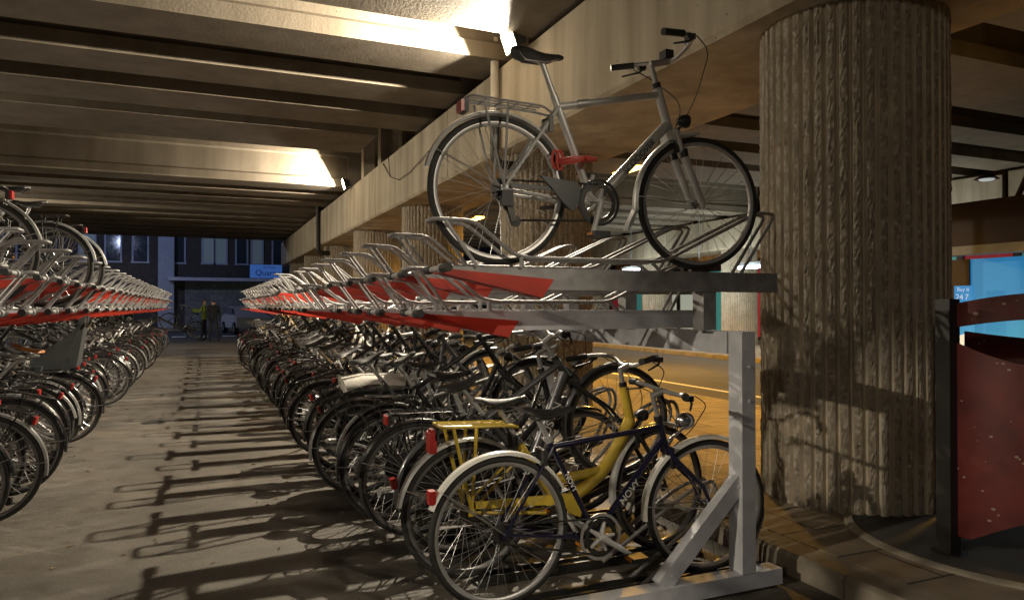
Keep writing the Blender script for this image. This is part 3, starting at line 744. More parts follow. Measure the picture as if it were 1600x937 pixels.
    if p['lamp']:
        hl = MB(M['blackplastic' if p.get('lampm') is None else p['lampm']], M['lens']); c = (cr[0]+.085, cr[1]+.085)
        hl.v = []; n = 12 if lod == 0 else 6
        vs = []
        for r_, dx in ((.012, -.05), (.03, -.03), (.036, .0), (.034, .012)):
            for j in range(n): vs.append((c[0]+dx, r_*math.cos(2*math.pi*j/n), c[1]+r_*math.sin(2*math.pi*j/n)))
        hl.add(vs, [tuple(range(n-1, -1, -1))] + [(i*n+j, i*n+(j+1) % n, (i+1)*n+(j+1) % n, (i+1)*n+j) for i in range(3) for j in range(n)])
        hl.add(vs[-n:], [tuple(range(n))], 1)
        hl.tube([(cr[0]+.01, 0, cr[1]+.01), (c[0]-.02, 0, c[1]-.02)], .008, 5)
        P.append(('headlight', None, hl))
    if p['kick']:
        kk = MB(M['darksteel']); kk.tube([(bbp[0]-.10, .04, bbp[1]-.01), (bbp[0]-.24, .10, bbp[1]-.02)], .010, 6); P.append(('kickstand', None, kk))
    if p['basket']:
        bs = MB(M['darksteel']); c = (ctr[0]+.17, bz-.12); n = 9
        for zz, hw, hl_ in ((-.13, .13, .10), (.0, .15, .12), (.12, .17, .135)):
            bs.tube([(c[0]-hl_, -hw, c[1]+zz), (c[0]+hl_, -hw, c[1]+zz), (c[0]+hl_, hw, c[1]+zz), (c[0]-hl_, hw, c[1]+zz)], .005, 4, closed=True)
        for k in range(n):
            t_ = k/(n-1)*2-1
            for s_ in (-1, 1):
                bs.tube([(c[0]+s_*.10, t_*.13, c[1]-.13), (c[0]+s_*.135, t_*.17, c[1]+.12)], .0025, 3); bs.tube([(c[0]+t_*.10, s_*.13, c[1]-.13), (c[0]+t_*.135, s_*.17, c[1]+.12)], .0025, 3)
            bs.tube([(c[0]-.10, t_*.13, c[1]-.13), (c[0]+.10, t_*.13, c[1]-.13)], .0025, 3)
        P.append(('basket', None, bs))
    return P, p, dict(cr=cr, hd=hd, fx=fx, htb=htb, ctr=ctr, sj=sj, dtj=dtj)

STEER = {'fork', 'front_wheel', 'front_mudguard', 'handlebar', 'headlight', 'basket'}
INFO = {}
def make_bike(name, **kw):
    P, p, g = gen_bike(**kw)
    if p.get('lod', 0) > 0:
        whole = MB(M[p['paint']])
        for nm, par, b in P: whole.merge(b)
        o = whole.build(name)
    else:
        o = empty(name); done = {}
        for nm, par, b in P:
            q = b.build(nm, done.get(par, o))
            if nm not in done: done[nm] = q
    INFO[name] = (p, g)
    return o
def place(o, x, y, z, rz, steer=0., pitch=0., lean=0., info=None):
    o.location = (x, y, z); o.rotation_euler = (0, 0, 0)
    o.matrix_basis = Matrix.Translation((x, y, z)) @ Matrix.Rotation(rz, 4, 'Z') @ Matrix.Rotation(lean, 4, 'X') @ Matrix.Rotation(-pitch, 4, 'Y')
    if steer and info:
        g = info[1]; c = Vector((g['htb'][0], 0, g['htb'][1])); ax = Vector((-g['hd'][0], 0, -g['hd'][1]))
        Mx = Matrix.Translation(c) @ Matrix.Rotation(steer, 4, ax) @ Matrix.Translation(-c)
        for ch in o.children:
            if ch.name.split('.')[0] in STEER: ch.matrix_basis = Mx
def repaint(o, m):
    def setm(q):
        for s_ in q.material_slots:
            if s_.material == M['silverpaint'] or s_.material == M['blackpaint']:
                s_.link = 'OBJECT'; s_.material = m
    setm(o)
    for ch in o.children:
        if ch.name.split('.')[0] in ('frame', 'fork'): setm(ch)
def along(p0, p1, y, flip=False):
    """matrix laying text along a frame tube on the side facing -y"""
    a, b = Vector((p0[0], 0, p0[1])), Vector((p1[0], 0, p1[1])); d = (b-a).normalized(); zn = Vector((0, -1, 0)); yn = zn.cross(d)
    m = Matrix((d, yn, zn)).transposed().to_4x4(); m.translation = (a+b)/2+Vector((0, y, 0)); return m

YT = 3.10; PIT = .375
# ------------------------------------------------------------------ hero bicycles
# silver trekking bicycle on the top deck
hero = make_bike('bicycle', wb=1.125, bb=(.497, .31), st=(.292, .80), htt=(.875, .925), htb=(.945, .715), sz=1.015, bz=1.10, rd=.026, rt=.0185, susp=True, drv=True,
                 chain='open', barx=.045, fmud=92, brightrim=True, rackm='galv', mudm='silverpaint', paint='silverpaint', crank=-108, flap=True, mudend=166, sadx=.065, rackz=.745, forkm='silverpaint')
tag(hero, 'silver trekking bicycle standing alone on the near upper tray with red cable lock', 'bicycle')
info = INFO['bicycle']; p_, g_ = info
text('SCOOOVER', .046, along((.60, .412), (.90, .708), -.0285), hero, M['darkgrey'])
b = MB(M['darkgrey'])
b.prism([(.175, .415), (.30, .402), (.37, .396), (.385, .37), (.375, .31), (.36, .265), (.335, .262), (.29, .30), (.235, .36)], -.083, -.066); b.prism([(.03, .372), (.28, .368), (.29, .352), (.03, .352)], -.074, -.066)
b.build('chain_guard', hero, smooth=False)
b = MB(M['alu']); b.tube([(.405, 0, .788), (.47, 0, .802)], .0225, 12); b.build('frame_clamp', hero)
b = MB(M['blackplastic'], M['lens']); b.ellipsoid((.945, -.165, 1.14), (.022, .022, .026), 10, 6); b.box((.945, -.165, 1.115), (.02, .025, .03)); b.build('bell', hero)
b = MB(M['blackplastic'], M['lens']); b.box((.975, .06, 1.125), (.05, .06, .045)); b.box((.975, .06, 1.149), (.035, .045, .008), 1); b.box((.975, .06, 1.095), (.025, .03, .03)); b.build('speed_display', hero, smooth=False)
place(hero, 1.262, YT, 1.612, 0, steer=R(-9), info=info)
# red cable lock looped round the seat tube
b = MB(M['redcable']); pts = []
for k in range(150):
    t_ = k/150*2*math.pi*6; w = math.sin(k*.9)*.004
    pts.append((1.635+.088*math.cos(t_)*(1+.1*math.sin(k*.21))+w, YT-.042+.042*math.sin(t_), 2.12+.015*math.sin(t_*1.03+1)+.010*math.sin(k*.3)))
b.tube(pts, .0050, 6)
b.tube([(1.53+.018*math.cos(a), YT-.05, 2.115+.042*math.sin(a)) for a in [i*.314 for i in range(20)]], .006, 6, closed=True)
b.tube([(1.548+.016*math.cos(a), YT-.06, 2.11+.045*math.sin(a)) for a in [i*.314 for i in range(20)]], .006, 6, closed=True)
b.tube([(1.67, YT-.088, 2.118), (1.73, YT-.085, 2.125)], .011, 8)
tag(b.build('cable_lock'), 'coiled red cable lock wound round the seat tube of the upper silver bicycle', 'lock')

# near bicycle in the lower rank
near = make_bike('bicycle', wb=1.15, bb=(.498, .275), st=(.245, .745), htt=(.868, .80), htb=(.905, .68), sz=.895, bz=.985, rt=.0135, rd=.0155, paint='bluepaint',
                 rack=False, mudm='whitepaint', brightrim=True, chain='open', crank=-33, bar='flat', lamp=False, mudend=158, sadx=.11, kick=False)
tag(near, 'dark blue sports bicycle with white mudguards nearest in the lower rank', 'bicycle', 'bicycles in the right lower rank')
text('NOVY', .050, along((.57, .345), (.80, .575), -.0166), near, M['white'])
text('NOVY', .036, along((.275, .69), (.44, .385), -.0140), near, M['white'])
b = MB(M['chrome'], M['lens']); b.ellipsoid((1.02, 0, .79), (.05, .035, .045), 12, 8); b.tube([(.93, 0, .70), (1.02, 0, .76)], .007, 6); b.build('headlight', near)
b = MB(M['alu'])
b.lathe_y([(.097, -.05), (.112, -.05), (.112, -.054), (.097, -.054)], (.498, 0, .275), 30)
b.build('chain_ring', near)
place(near, 1.262, YT-.02, .045, 0, steer=R(-7), info=INFO['bicycle'])

# prototypes for the ranks
yellow = make_bike('bicycle', kind='swan', wb=1.18, bb=(.52, .29), st=(.29, .66), htt=(.925, .93), htb=(.975, .71), sz=.90, bz=1.08, rt=.022, rd=.034, paint='yellowpaint', rackm='yellowpaint', rackfat=True, rackw=.075,
                   mudm='silverpaint', chain='case', casem='yellowpaint', bar='trek', rackz=.77, saddle='leather', forkm='blackpaint')
tag(yellow, 'yellow step-through bicycle with yellow luggage rack behind the dark blue bicycle', 'bicycle', 'bicycles in the right lower rank')
b = MB(M['reflector']); b.box((-.19, 0, .70), (.035, .075, .10)); b.build('rear_reflector', yellow, smooth=False)
i_y = INFO['bicycle']
austin = make_bike('bicycle', wb=1.08, bb=(.44, .29), st=(.27, .70), htt=(.80, .84), htb=(.84, .72), sz=.93, bz=1.02, rt=.019, rd=.035, paint='greypaint', rack=False, mud=True, mudm='greypaint', chain='open', drv=True,
                   bar='riser', forkm='blackpaint', lamp=True, kick=False, saddle='leather')
tag(austin, 'grey bicycle with fat lettered down tube and its front wheel raised', 'bicycle', 'bicycles in the right lower rank')
text('AUSTIN', .072, along((.50, .355), (.78, .665), -.0372), austin, M['white'])
i_a = INFO['bicycle']
KIND = {
 'black_upright': dict(kind='step', bb=(.47, .29), st=(.29, .72), htt=(.82, .95), htb=(.89, .70), sz=.98, bz=1.13, bar='sweep', paint='blackpaint', mudm='blackpaint', chain='full', rackm='blackpaint', saddle='leather', sadw=.10),
 'black_diamond': dict(notail=True, kind='diamond', bb=(.47, .29), st=(.29, .80), htt=(.84, .94), htb=(.91, .70), sz=1.0, bz=1.11, bar='sweep', paint='blackpaint', mudm='blackpaint', chain='full', rackm='darksteel', saddle='leather', sadw=.10),
 'silver_trek': dict(kind='diamond', rd=.022, rt=.017, susp=True, bar='trek', paint='darksilver', mudm='darksilver', chain='case', rackm='darksteel', sz=1.0),
 'grey_ladies': dict(kind='step', bar='trek', paint='greypaint', mudm='darksilver', chain='case', rackm='darksteel', sz=.96),
 'white_ladies': dict(kind='step', bar='sweep', paint='whitepaint', mudm='darksilver', chain='full', casem='whitepaint', rackm='darksteel', sz=.97),
 'chrome_diamond': dict(notail=True, kind='diamond', bar='riser', paint='darksilver', mudm='darksilver', chain='open', rackm='darksteel', sz=.98, tyre='rubber'),
 'basket_step': dict(kind='step', bar='sweep', paint='blackpaint', mudm='blackpaint', chain='full', rackm='blackpaint', basket=True, sz=.95, bz=1.08),
}
DESC = {'black_upright': 'black step-through bicycle', 'black_diamond': 'black crossbar bicycle', 'silver_trek': 'silver trekking bicycle', 'grey_ladies': 'grey step-through bicycle',
        'white_ladies': 'white step-through bicycle', 'chrome_diamond': 'silver crossbar bicycle with chrome mudguards', 'basket_step': 'black bicycle with front basket'}
PRO, PINFO, LOW = {}, {}, {}
for k_, kw_ in KIND.items():
    PRO[k_] = None
def proto(k_):
    if PRO[k_] is None: PRO[k_] = make_bike('bicycle', **KIND[k_]); PINFO[k_] = INFO['bicycle']; return PRO[k_], True
    return PRO[k_], False
def low(k_):
    if k_ not in LOW: LOW[k_] = make_bike('bicycle', lod=1, **KIND[k_]); return LOW[k_], True
    return LOW[k_], False
def add_bike(k_, x, y, z, rz, label, group, steer=0, pitch=0, lean=0, detail=True, strip=False):
    src, fresh = proto(k_) if detail else low(k_)
    o = src if fresh else copy_tree(src)
    place(o, x, y, z, rz, steer, pitch, lean, PINFO.get(k_) if detail else None)
    tag(o, label, 'bicycle', group); return o

XR = 1.262
GR = 'bicycles in the right lower rank'; GL = 'bicycles in the left lower rank'
def zpitch(i): return (.06, R(17.5)) if i % 2 == 0 else (.045, 0)
place(yellow, XR-.02, YT+PIT*1, .045, 0, steer=R(10), info=i_y)
place(austin, XR+.17, YT+PIT*2, .06, 0, steer=R(-6), pitch=R(18), info=i_a)
RIGHT = {3: ('black_upright', 'black step-through bicycle directly behind the lettered grey one in the right rank'),
         4: ('black_diamond', 'black crossbar bicycle with raised front wheel and chrome ladder luggage rack'),
         5: ('chrome_diamond', 'silver crossbar bicycle with chrome mudguards, fifth behind the dark blue bicycle'),
         6: ('grey_ladies', 'grey step-through bicycle with raised front wheel just in front of the bicycle with white pannier'),
         7: ('silver_trek', 'silver trekking bicycle carrying the white and black pannier bag'),
         8: ('black_upright', 'black step-through bicycle with raised front wheel directly behind the pannier bicycle'),
         9: ('grey_ladies', 'grey step-through bicycle two places behind the pannier bicycle'),
         10: ('black_diamond', 'black crossbar bicycle three places behind the pannier bicycle'),
         11: ('white_ladies', 'white step-through bicycle in the middle of the right lower rank')}
kinds = list(KIND)+['black_upright', 'black_diamond', 'black_upright', 'black_diamond', 'basket_step']
for i in range(3, 48):
    y = YT+PIT*i
    if i in RIGHT: k_, lab = RIGHT[i]
    else:
        if rnd.random() < .06: continue
        k_ = rnd.choice(kinds); lab = DESC[k_]+' in the dim far stretch of the right lower rank'
    z, pt = zpitch(i)
    o = add_bike(k_, XR+rnd.uniform(-.09, .06), y+rnd.uniform(-.03, .03), z, R(rnd.uniform(-2.5, 2.5)), lab, GR, R(rnd.uniform(-28, 28)), pt+R(rnd.uniform(-1, 2)), R(rnd.uniform(-4.5, 4.5)), detail=i < 18)
XL = -1.43
LEFT = {}
names_l = ['black_upright', 'black_diamond', 'silver_trek', 'black_upright', 'black_diamond', 'white_ladies', 'black_upright', 'chrome_diamond', 'grey_ladies', 'black_diamond', 'black_upright', 'silver_trek']
labs_l = ['black step-through bicycle at the left edge of the photo, nearest of the left rank',
          'black crossbar bicycle second from the left edge in the left rank',
          'silver trekking bicycle nearest to the left edge in the left lower rank',
          'black step-through bicycle between the nearest silver trekking bicycle and a black crossbar one',
          'black crossbar bicycle right in front of the white step-through one in the left rank',
          'white step-through bicycle with white mudguards, nearest white one in the left rank',
          'black step-through bicycle right behind the nearest white one in the left rank',
          'silver crossbar bicycle with chrome mudguards before the child seat bicycle in the left rank',
          'grey step-through bicycle with brown saddle two places before the child seat bicycle',
          'black crossbar bicycle just before the child seat bicycle in the left rank',
          'black step-through bicycle carrying the dark child seat',
          'silver trekking bicycle just behind the child seat bicycle in the left rank']
YL0 = 4.75
for i in range(-6, 55):
    y = YL0+PIT*i
    if 0 <= i < 12: k_, lab = names_l[i], labs_l[i]
    else:
        if i > 0 and rnd.random() < .08: continue
        k_ = rnd.choice(kinds); lab = DESC[k_]+' in the dim far stretch of the left lower rank'
        if i < 0: lab = DESC[k_]+' at the near end of the left lower rank'
    z, pt = zpitch(i)
    add_bike(k_, XL+rnd.uniform(-.08, .08), y+rnd.uniform(-.03, .03), z, R(180+rnd.uniform(-2.5, 2.5)), lab, GL, R(rnd.uniform(-28, 28)), pt+R(rnd.uniform(-1, 2)), R(rnd.uniform(-4.5, 4.5)), detail=0 <= i < 16)
    if i == 8:
        for ch in col.objects[-40:] if False else [c for c in bpy.data.objects if c.parent and c.name.startswith('saddle') and abs(c.parent.location.y-y) < .05 and c.parent.location.x < 0 and c.parent.location.z < .5]:
            ch.material_slots[0].link = 'OBJECT'; ch.material_slots[0].material = M['brownleather']
# upper left
for k_, i, lab in (('silver_trek', 2, 'silver bicycle cut by the left edge on the upper left deck'), ('chrome_diamond', 6, 'chrome trimmed silver bicycle in the middle on the upper left deck'),
                   ('grey_ladies', 8, 'grey step-through bicycle furthest along the upper left deck')):
    add_bike(k_, -1.30 if i == 2 else -1.18, YL0-.04+PIT*i, 1.412, R(180), lab, 'bicycles on the upper left deck', R(rnd.uniform(-12, 12)))

# bags and seats on bicycles
t = tag(empty('pannier_bag', (XR+.0, YT+PIT*7, .06)), 'white and black double pannier bag over a luggage rack in the right lower rank', 'bag')
for s_ in (-1, 1):
    b = MB(M['canvasblack']); b.prism([(-.22, .40), (.15, .40), (.19, .46), (.20, .70), (-.24, .70), (-.26, .46)], s_*.08, s_*.20); b.build('pocket', t, ang=60)
b = MB(M['canvaswhite']); b.tube([(-.25, 0, .775), (-.1, 0, .80), (.1, 0, .795), (.21, 0, .775)], [.14, .155, .15, .13], 12, sx=1.25)
b.v = [(x, y, .70+(z-.70)*.55) for x, y, z in b.v]; b.build('flap', t)
t = tag(empty('child_seat', (XL, YL0+PIT*10, 0)), 'dark plastic child seat on a luggage rack in the left rank', 'child seat')
b = MB(M['darkgrey'])
b.prism([(.10, .86), (-.14, .84), (-.20, .88), (-.30, 1.30), (-.36, 1.33), (-.28, .82), (-.16, .77), (.10, .79)], -.15, .15); b.build('shell', t, ang=30)
for s_ in (-1, 1):
    b = MB(M['darkgrey']); b.prism([(.10, .80), (-.16, .80), (-.34, 1.28), (-.20, 1.12), (-.02, 1.0), (.11, .95)], s_*.15, s_*.17); b.build('side', t)
    b = MB(M['darkgrey']); b.prism([(.06, .84), (.0, .84), (.06, .40), (.12, .36), (.16, .38), (.12, .44)], s_*.16, s_*.24); b.build('leg_guard', t)
t.rotation_euler.z = math.pi

# ------------------------------------------------------------------ racks and trays
def tray_proto(high):
    t = empty('bike_tray'); ln = 1.93 if high else 1.72
    b = MB(M['galv' if high else 'rackpaint'])
    pr = [(-.050, -1), (.050, -1), (.050, 0), (.032, 0), (.027, -.5), (-.027, -.5), (-.032, 0), (-.050, 0)]; vs = []
    for x, dd in ((.02, .016), (.19, .055), (.56, .102), (ln, .102)): vs += [(x, y, q*dd) for y, q in pr]
    b.add(vs, [tuple(range(8))] + [(k*8+i, k*8+(i+1) % 8, (k+1)*8+(i+1) % 8, (k+1)*8+i) for k in range(3) for i in range(8)] + [tuple(range(31, 23, -1))])
    b.build('rail', t, smooth=False)
    b = MB(M['red'])
    for s_ in (-1, 1): b.prism([(.012, -.010), (.57, -.052), (.51, -.138), (.012, -.030)], s_*.0535, s_*.0565)
    b.prism([(.012, -.030), (.51, -.138), (.512, -.1345), (.012, -.0265)], -.0534, .0534)
    b.build('red_panel', t, smooth=False)
    b = MB(M['galv'])
    for s_ in (-1, 1):
        y = s_*.062
        b.tube(smooth_path([(-.02, 0, .206), (-.02, y, .206), (.17, y, .204), (.36, y, .06), (.44, y, .045), (1.18, y, .045), (1.80, y*.75, .325), (1.93, y*.6, .325), (1.69, y*.6, -.004)] if high else
                           [(-.02, 0, .206), (-.02, y, .206), (.17, y, .204), (.36, y, .06), (.44, y, .045), (1.10, y, .045), (1.56, y*.75, .25), (1.68, y*.6, .25), (1.52, y*.6, -.004)], .05, 4), .0095, 7)
        b.tube([(.035, y, .200), (.185, y, -.002)], .009, 7); b.tube([(.40, y, .05), (.40, y, -.002)], .010, 6)
        b.tube([(1.10, y, .05), (1.16, y*.9, .0)], .009, 6)
    b.build('guide_hoop', t)
    b = MB(M['galv']); b.tube([(.015, -.15, -.012), (.015, .15, -.012)], .014, 10); b.tube([(.015, -.085, -.012), (.015, -.05, -.012)], .021, 10); b.build('pull_bar', t)
    for s_ in (-1, 1):
        b = MB(M['blackplastic']); b.tube([(.015, s_*.085, -.012), (.015, s_*.165, -.012)], .0195, 10); b.build('grip', t)
    return t
TH, TL = tray_proto(True), tray_proto(False)
used = set()
def put_tray(high, x, y, rz, label, group):
    s_ = TH if high else TL
    if high in used: o = copy_tree(s_)
    else: o = s_; used.add(high)
    o.location = (x, y, 1.60 if high else 1.40); o.rotation_euler = (0, 0, rz); tag(o, label, 'bike tray', group); return o
ORD = ['', 'second', 'third', 'fourth', 'fifth', 'sixth', 'seventh', 'eighth']
for i in range(48):
    hi = i % 2 == 0; y = YT+PIT*i; dx = rnd.uniform(-.015, .015)
    if i in (9, 16, 31): dx -= .14
    if i == 0: lab = 'near upper tray with red side panel carrying the lone silver bicycle'
    elif i == 1: lab = 'lower grey tray with dark red panel nearest to the camera in the right rack'
    elif i < 8: lab = ('empty higher' if hi else 'empty lower')+' tray with red panel, '+ORD[i]+' from the near end of the right rack'
    else: lab = ('empty higher' if hi else 'empty lower')+' tray in the receding far run of the right rack'
    put_tray(hi, (.95 if hi else .935)+(dx if i > 1 else 0), y, 0, lab, 'upper trays of the right rack')
for i in range(-8, 56):
    hi = i % 2 == 1; y = YL0-.04+PIT*i
    if i < 0: lab = ('higher' if hi else 'lower')+' tray at the near end of the left rack beyond the photo edge'
    elif i < 8: lab = ('higher' if hi else 'lower')+' tray with red panel, '+['first', 'second', 'third', 'fourth', 'fifth', 'sixth', 'seventh', 'eighth'][i]+' from the left edge in the left rack'
    else: lab = ('empty higher' if hi else 'empty lower')+' tray in the receding far run of the left rack'
    put_tray(hi, -.86+rnd.uniform(-.015, .015), y, math.pi, lab, 'upper trays of the left rack')

def rack(x, ys, rz, label, ystart, yend, highs, xb=.22):
    t = tag(empty('bike_rack', (x, ystart, 0), rz), label, 'bike rack', 'double-deck bike racks')
    sg = 1 if rz == 0 else -1
    def Y(y): return (y-ystart)*sg
    b = MB(M['rackpaint']); b.bb(1.51, 1.60, min(Y(ystart+.01), Y(yend)), max(Y(ystart+.01), Y(yend)), 1.18, 1.293); b.build('long_beam', t, smooth=False)
    for k, y in enumerate(ys):
        y_ = Y(y)
        b = MB(M['rackpaint']); b.bb(1.513, 1.597, y_-.05, y_+.05, .095, 1.296 if k == 0 else 1.178)
        for z in (1.12, .95): b.lathe_y([(.001, -.056), (.008, -.056), (.008, -.05)], (1.56, y_, z), 8)
        b.build('post', t, smooth=False)
        b = MB(M['rackpaint']); b.bb(xb, 1.77, y_-.048, y_+.048, .012, .092); b.build('base_beam', t, smooth=False)
        b = MB(M['rackpaint'])
        a_, c_ = Vector((1.06, y_, .09)), Vector((1.545, y_, .56)); d = (c_-a_).normalized(); n = Vector((-d.z, 0, d.x))*.04
        p = [(a_-n*1), (c_-n), (c_+n), (a_+n)]
        b.prism([(q.x, q.z) for q in p], y_-.028, y_+.028)
        for q in (a_+d*.07, c_-d*.05): b.lathe_y([(.001, -.036), (.009, -.036), (.009, -.0285)], (q.x, y_, q.z), 6)
        b.build('brace', t, smooth=False)
        b = MB(M['castiron'])
        for xx in (xb+.08, 1.70): b.lathe_z([(.05, 0), (.05, .008), (.02, .012)], (xx, y_, 0), 12)
        b.build('foot', t)
    b = MB(M['galv']); b.bb(1.44, 1.52, -.045, .045, 1.298, 1.497); me = b.mesh('tray_support', smooth=False)
    for y in highs:
        o = link('tray_support', me, t); o.location.y = Y(y)
    return t
rack(.95, [2.90+PIT*6*k for k in range(9)], 0, 'grey double-deck bike rack on the right with braced post at its near end', 2.95, 21.0, [YT+PIT*i for i in range(0, 48, 2)])
rack(-.86, [3.0+PIT*6*k for k in range(10)], math.pi, 'grey double-deck bike rack along the left side', 2.2, 25.4, [YL0-.04+PIT*i for i in range(-7, 56, 2)], xb=.62)

# floor-level wheel guides
def guide_proto(raised):
    b = MB(M['darksteel'], M['galv']); a = math.tan(R(17.5)) if raised else 0
    def Z(x): return max(0, (x-.36))*a
    L_ = 1.72
    b.prism([(.34, .004), (.36, .004), (L_, .004+Z(L_)), (L_, .05+Z(L_)), (.42, .05), (.34, .03)], -.045, -.028)
    b.prism([(.34, .004), (.36, .004), (L_, .004+Z(L_)), (L_, .05+Z(L_)), (.42, .05), (.34, .03)], .028, .045)
    b.prism([(.34, .003), (.36, .003), (L_, .003+Z(L_)), (L_, .02+Z(L_)), (.42, .02), (.34, .012)], -.0282, .0282)
    z0 = Z(1.2)+.05; z1 = .36+Z(1.7)
    for s_ in (-1, 1): b.tube(smooth_path([(1.05, s_*.055, Z(1.05)+.04), (1.62, s_*.05, z1), (1.80, s_*.04, z1+.05), (1.84, s_*.04, z1-.05), (1.70, s_*.04, Z(1.70)+.02)], .06, 4), .0115, 7, 1)
    if raised: b.bb(1.55, 1.62, -.03, .03, .0, Z(1.55)+.004)
    return b.mesh('wheel_guide')
g0, g1 = guide_proto(False), guide_proto(True)
for i in range(14):
    o = link('wheel_guide', g1 if i % 2 == 0 and i > 0 else g0); o.location = (.95, YT+PIT*i, .002)
    tag(o, ('raised' if i % 2 == 0 and i > 0 else 'flat')+' steel wheel guide under the bicycles of the right lower rank', 'wheel guide', 'floor wheel guides on the right')
for i in range(0, 16):
    o = link('wheel_guide', g1 if i % 2 == 0 else g0); o.location = (-.92, YL0+PIT*i, .002); o.rotation_euler.z = math.pi
    tag(o, ('raised' if i % 2 == 0 else 'flat')+' steel wheel guide under the bicycles of the left lower rank', 'wheel guide', 'floor wheel guides on the left')

# chain on the floor by the near wheel, rag on the floor
b = MB(M['darksteel'])
for k in range(26):
    x, y = .95+k*.022, 3.02+.05*math.sin(k*.5)-.003*k; a = math.atan2(.025*math.cos(k*.5), .022); c_, s2 = math.cos(a), math.sin(a); fl = k % 2
    b.tube([(x+c_*.018*math.cos(t_)-s2*(.009*math.sin(t_) if fl else 0), y+s2*.018*math.cos(t_)+c_*(.009*math.sin(t_) if fl else 0), .012+(0 if fl else .009*math.sin(t_))) for t_ in [j*math.pi/5 for j in range(10)]], .0035, 5, closed=True)
tag(b.build('lock_chain'), 'dark steel lock chain lying on the floor by the nearest rear wheel', 'chain')
b = MB(M['mailbox']); nn = 9; vs = []
for i in range(nn):
    for j in range(nn):
        u, w = i/(nn-1)-.5, j/(nn-1)-.5; e = max(abs(u), abs(w))
        vs.append((u*.26, w*.16, .004+(.035+.03*noise.noise(Vector((u*9, w*9, 3))))*max(0, 1-e*2)+.006*noise.noise(Vector((u*20, w*20, 1)))*(1-e*1.9)))
b.add(vs, [(i*nn+j, (i+1)*nn+j, (i+1)*nn+j+1, i*nn+j+1) for i in range(nn-1) for j in range(nn-1)])
b.add([(v_[0], v_[1], .001) for v_ in vs[:1]]+[(-.13, .08, .001), (.13, .08, .001), (.13, -.08, .001)], [(0, 1, 2, 3)])
o = b.build('rag'); o.location = (-.55, 9.9, 0); o.rotation_euler.z = .4
tag(o, 'small crumpled dark rag lying on the open aisle floor', 'rag')

b = MB(M['litter'])
lr = random.Random(3)
for k in range(110):
    x = lr.uniform(-1.2, 1.3) if k % 3 else lr.choice((-1.1, .95))+lr.gauss(0, .22); y = 2.2+abs(lr.gauss(0, 6)); a = lr.uniform(0, 6.3); l_ = lr.uniform(.008, .032); w_ = l_*lr.uniform(.3, .7)
    ca, sa = math.cos(a), math.sin(a)
    q = [(-l_, 0, .003), (0, -w_, .004+lr.random()*.006), (l_, 0, .003), (0, w_, .004+lr.random()*.008)]
    b.add([(x+u*ca-v_*sa, y+u*sa+v_*ca, z) for u, v_, z in q], [(0, 1, 2), (0, 2, 3)])
tag(b.build('litter', smooth=False), kind='stuff')
# ------------------------------------------------------------------ red street urinal beside the column
cx, cy, rr = 4.30, 2.62, .66
t = tag(empty('street_urinal', (cx, cy, .12)), 'dark red curved metal screen on a steel post beside the massive ribbed column', 'urinal screen')
def curved(mb, a0, a1, ztop, zbot, r=rr, th=.012, n=40):
    vs = []
    for i in range(n+1):
        s_ = i/n; a = a0+(a1-a0)*s_; zt, zb = ztop(s_), zbot(s_)
        for r_ in (r, r-th):
            for z in (zb, zt): vs.append((r_*math.cos(a), r_*math.sin(a), z))
    fs = []
    for i in range(n):
        o = i*4; q = o+4
        fs += [(o, q, q+1, o+1), (o+2, o+3, q+3, q+2), (o+1, q+1, q+3, o+3), (o, o+2, q+2, q)]
    fs += [(0, 1, 3, 2), (n*4, n*4+2, n*4+3, n*4+1)]
    mb.add(vs, fs)
A0, A1 = R(183), R(318)
b = MB(M['oxred']); curved(b, A0, A1, lambda s_: 1.115-.12*math.sin(min(1, s_/.60)*math.pi)+.10*max(0, s_-.60), lambda s_: .10+.23*math.sin(math.pi*min(1, max(0, s_-.05)/.80))**1.0*(1 if s_ < .85 else .6)); b.build('screen', t)
b = MB(M['oxred']); curved(b, A0, A1, lambda s_: 1.315+.055*math.sin(math.pi*min(1, s_/.55)), lambda s_: 1.19+.045*math.sin(math.pi*min(1, s_/.55))+.02*s_); b.build('top_band', t)
b = MB(M['oxred']); curved(b, R(-35), R(62), lambda s_: 1.14-.05*math.sin(math.pi*s_), lambda s_: .35); b.build('rear_screen', t)
b = MB(M['castiron']); b.bb(-rr-.055, -rr+.025, -.05, .03, 0, 1.34); b.lathe_z([(.09, 0), (.09, .012), (.05, .014)], (-rr-.015, -.01, 0), 12); b.build('post', t, smooth=False)
b = MB(M['castiron']); aa = R(318); b.bb(rr*math.cos(aa)-.03, rr*math.cos(aa)+.03, rr*math.sin(aa)-.04, rr*math.sin(aa)+.04, 0, 1.3); b.build('post', t, smooth=False)
b = MB(M['asphalt']); b.lathe_z([(.90, .0), (.90, .006), (.86, .012), (.001, .012)], (0, 0, 0), 40); b.build('base', t)
b = MB(M['kerbstone']); b.lathe_z([(.905, 0), (.905, .016), (.945, .010), (.955, 0)], (0, 0, 0), 48, cap=False); b.build('base_ring', t)

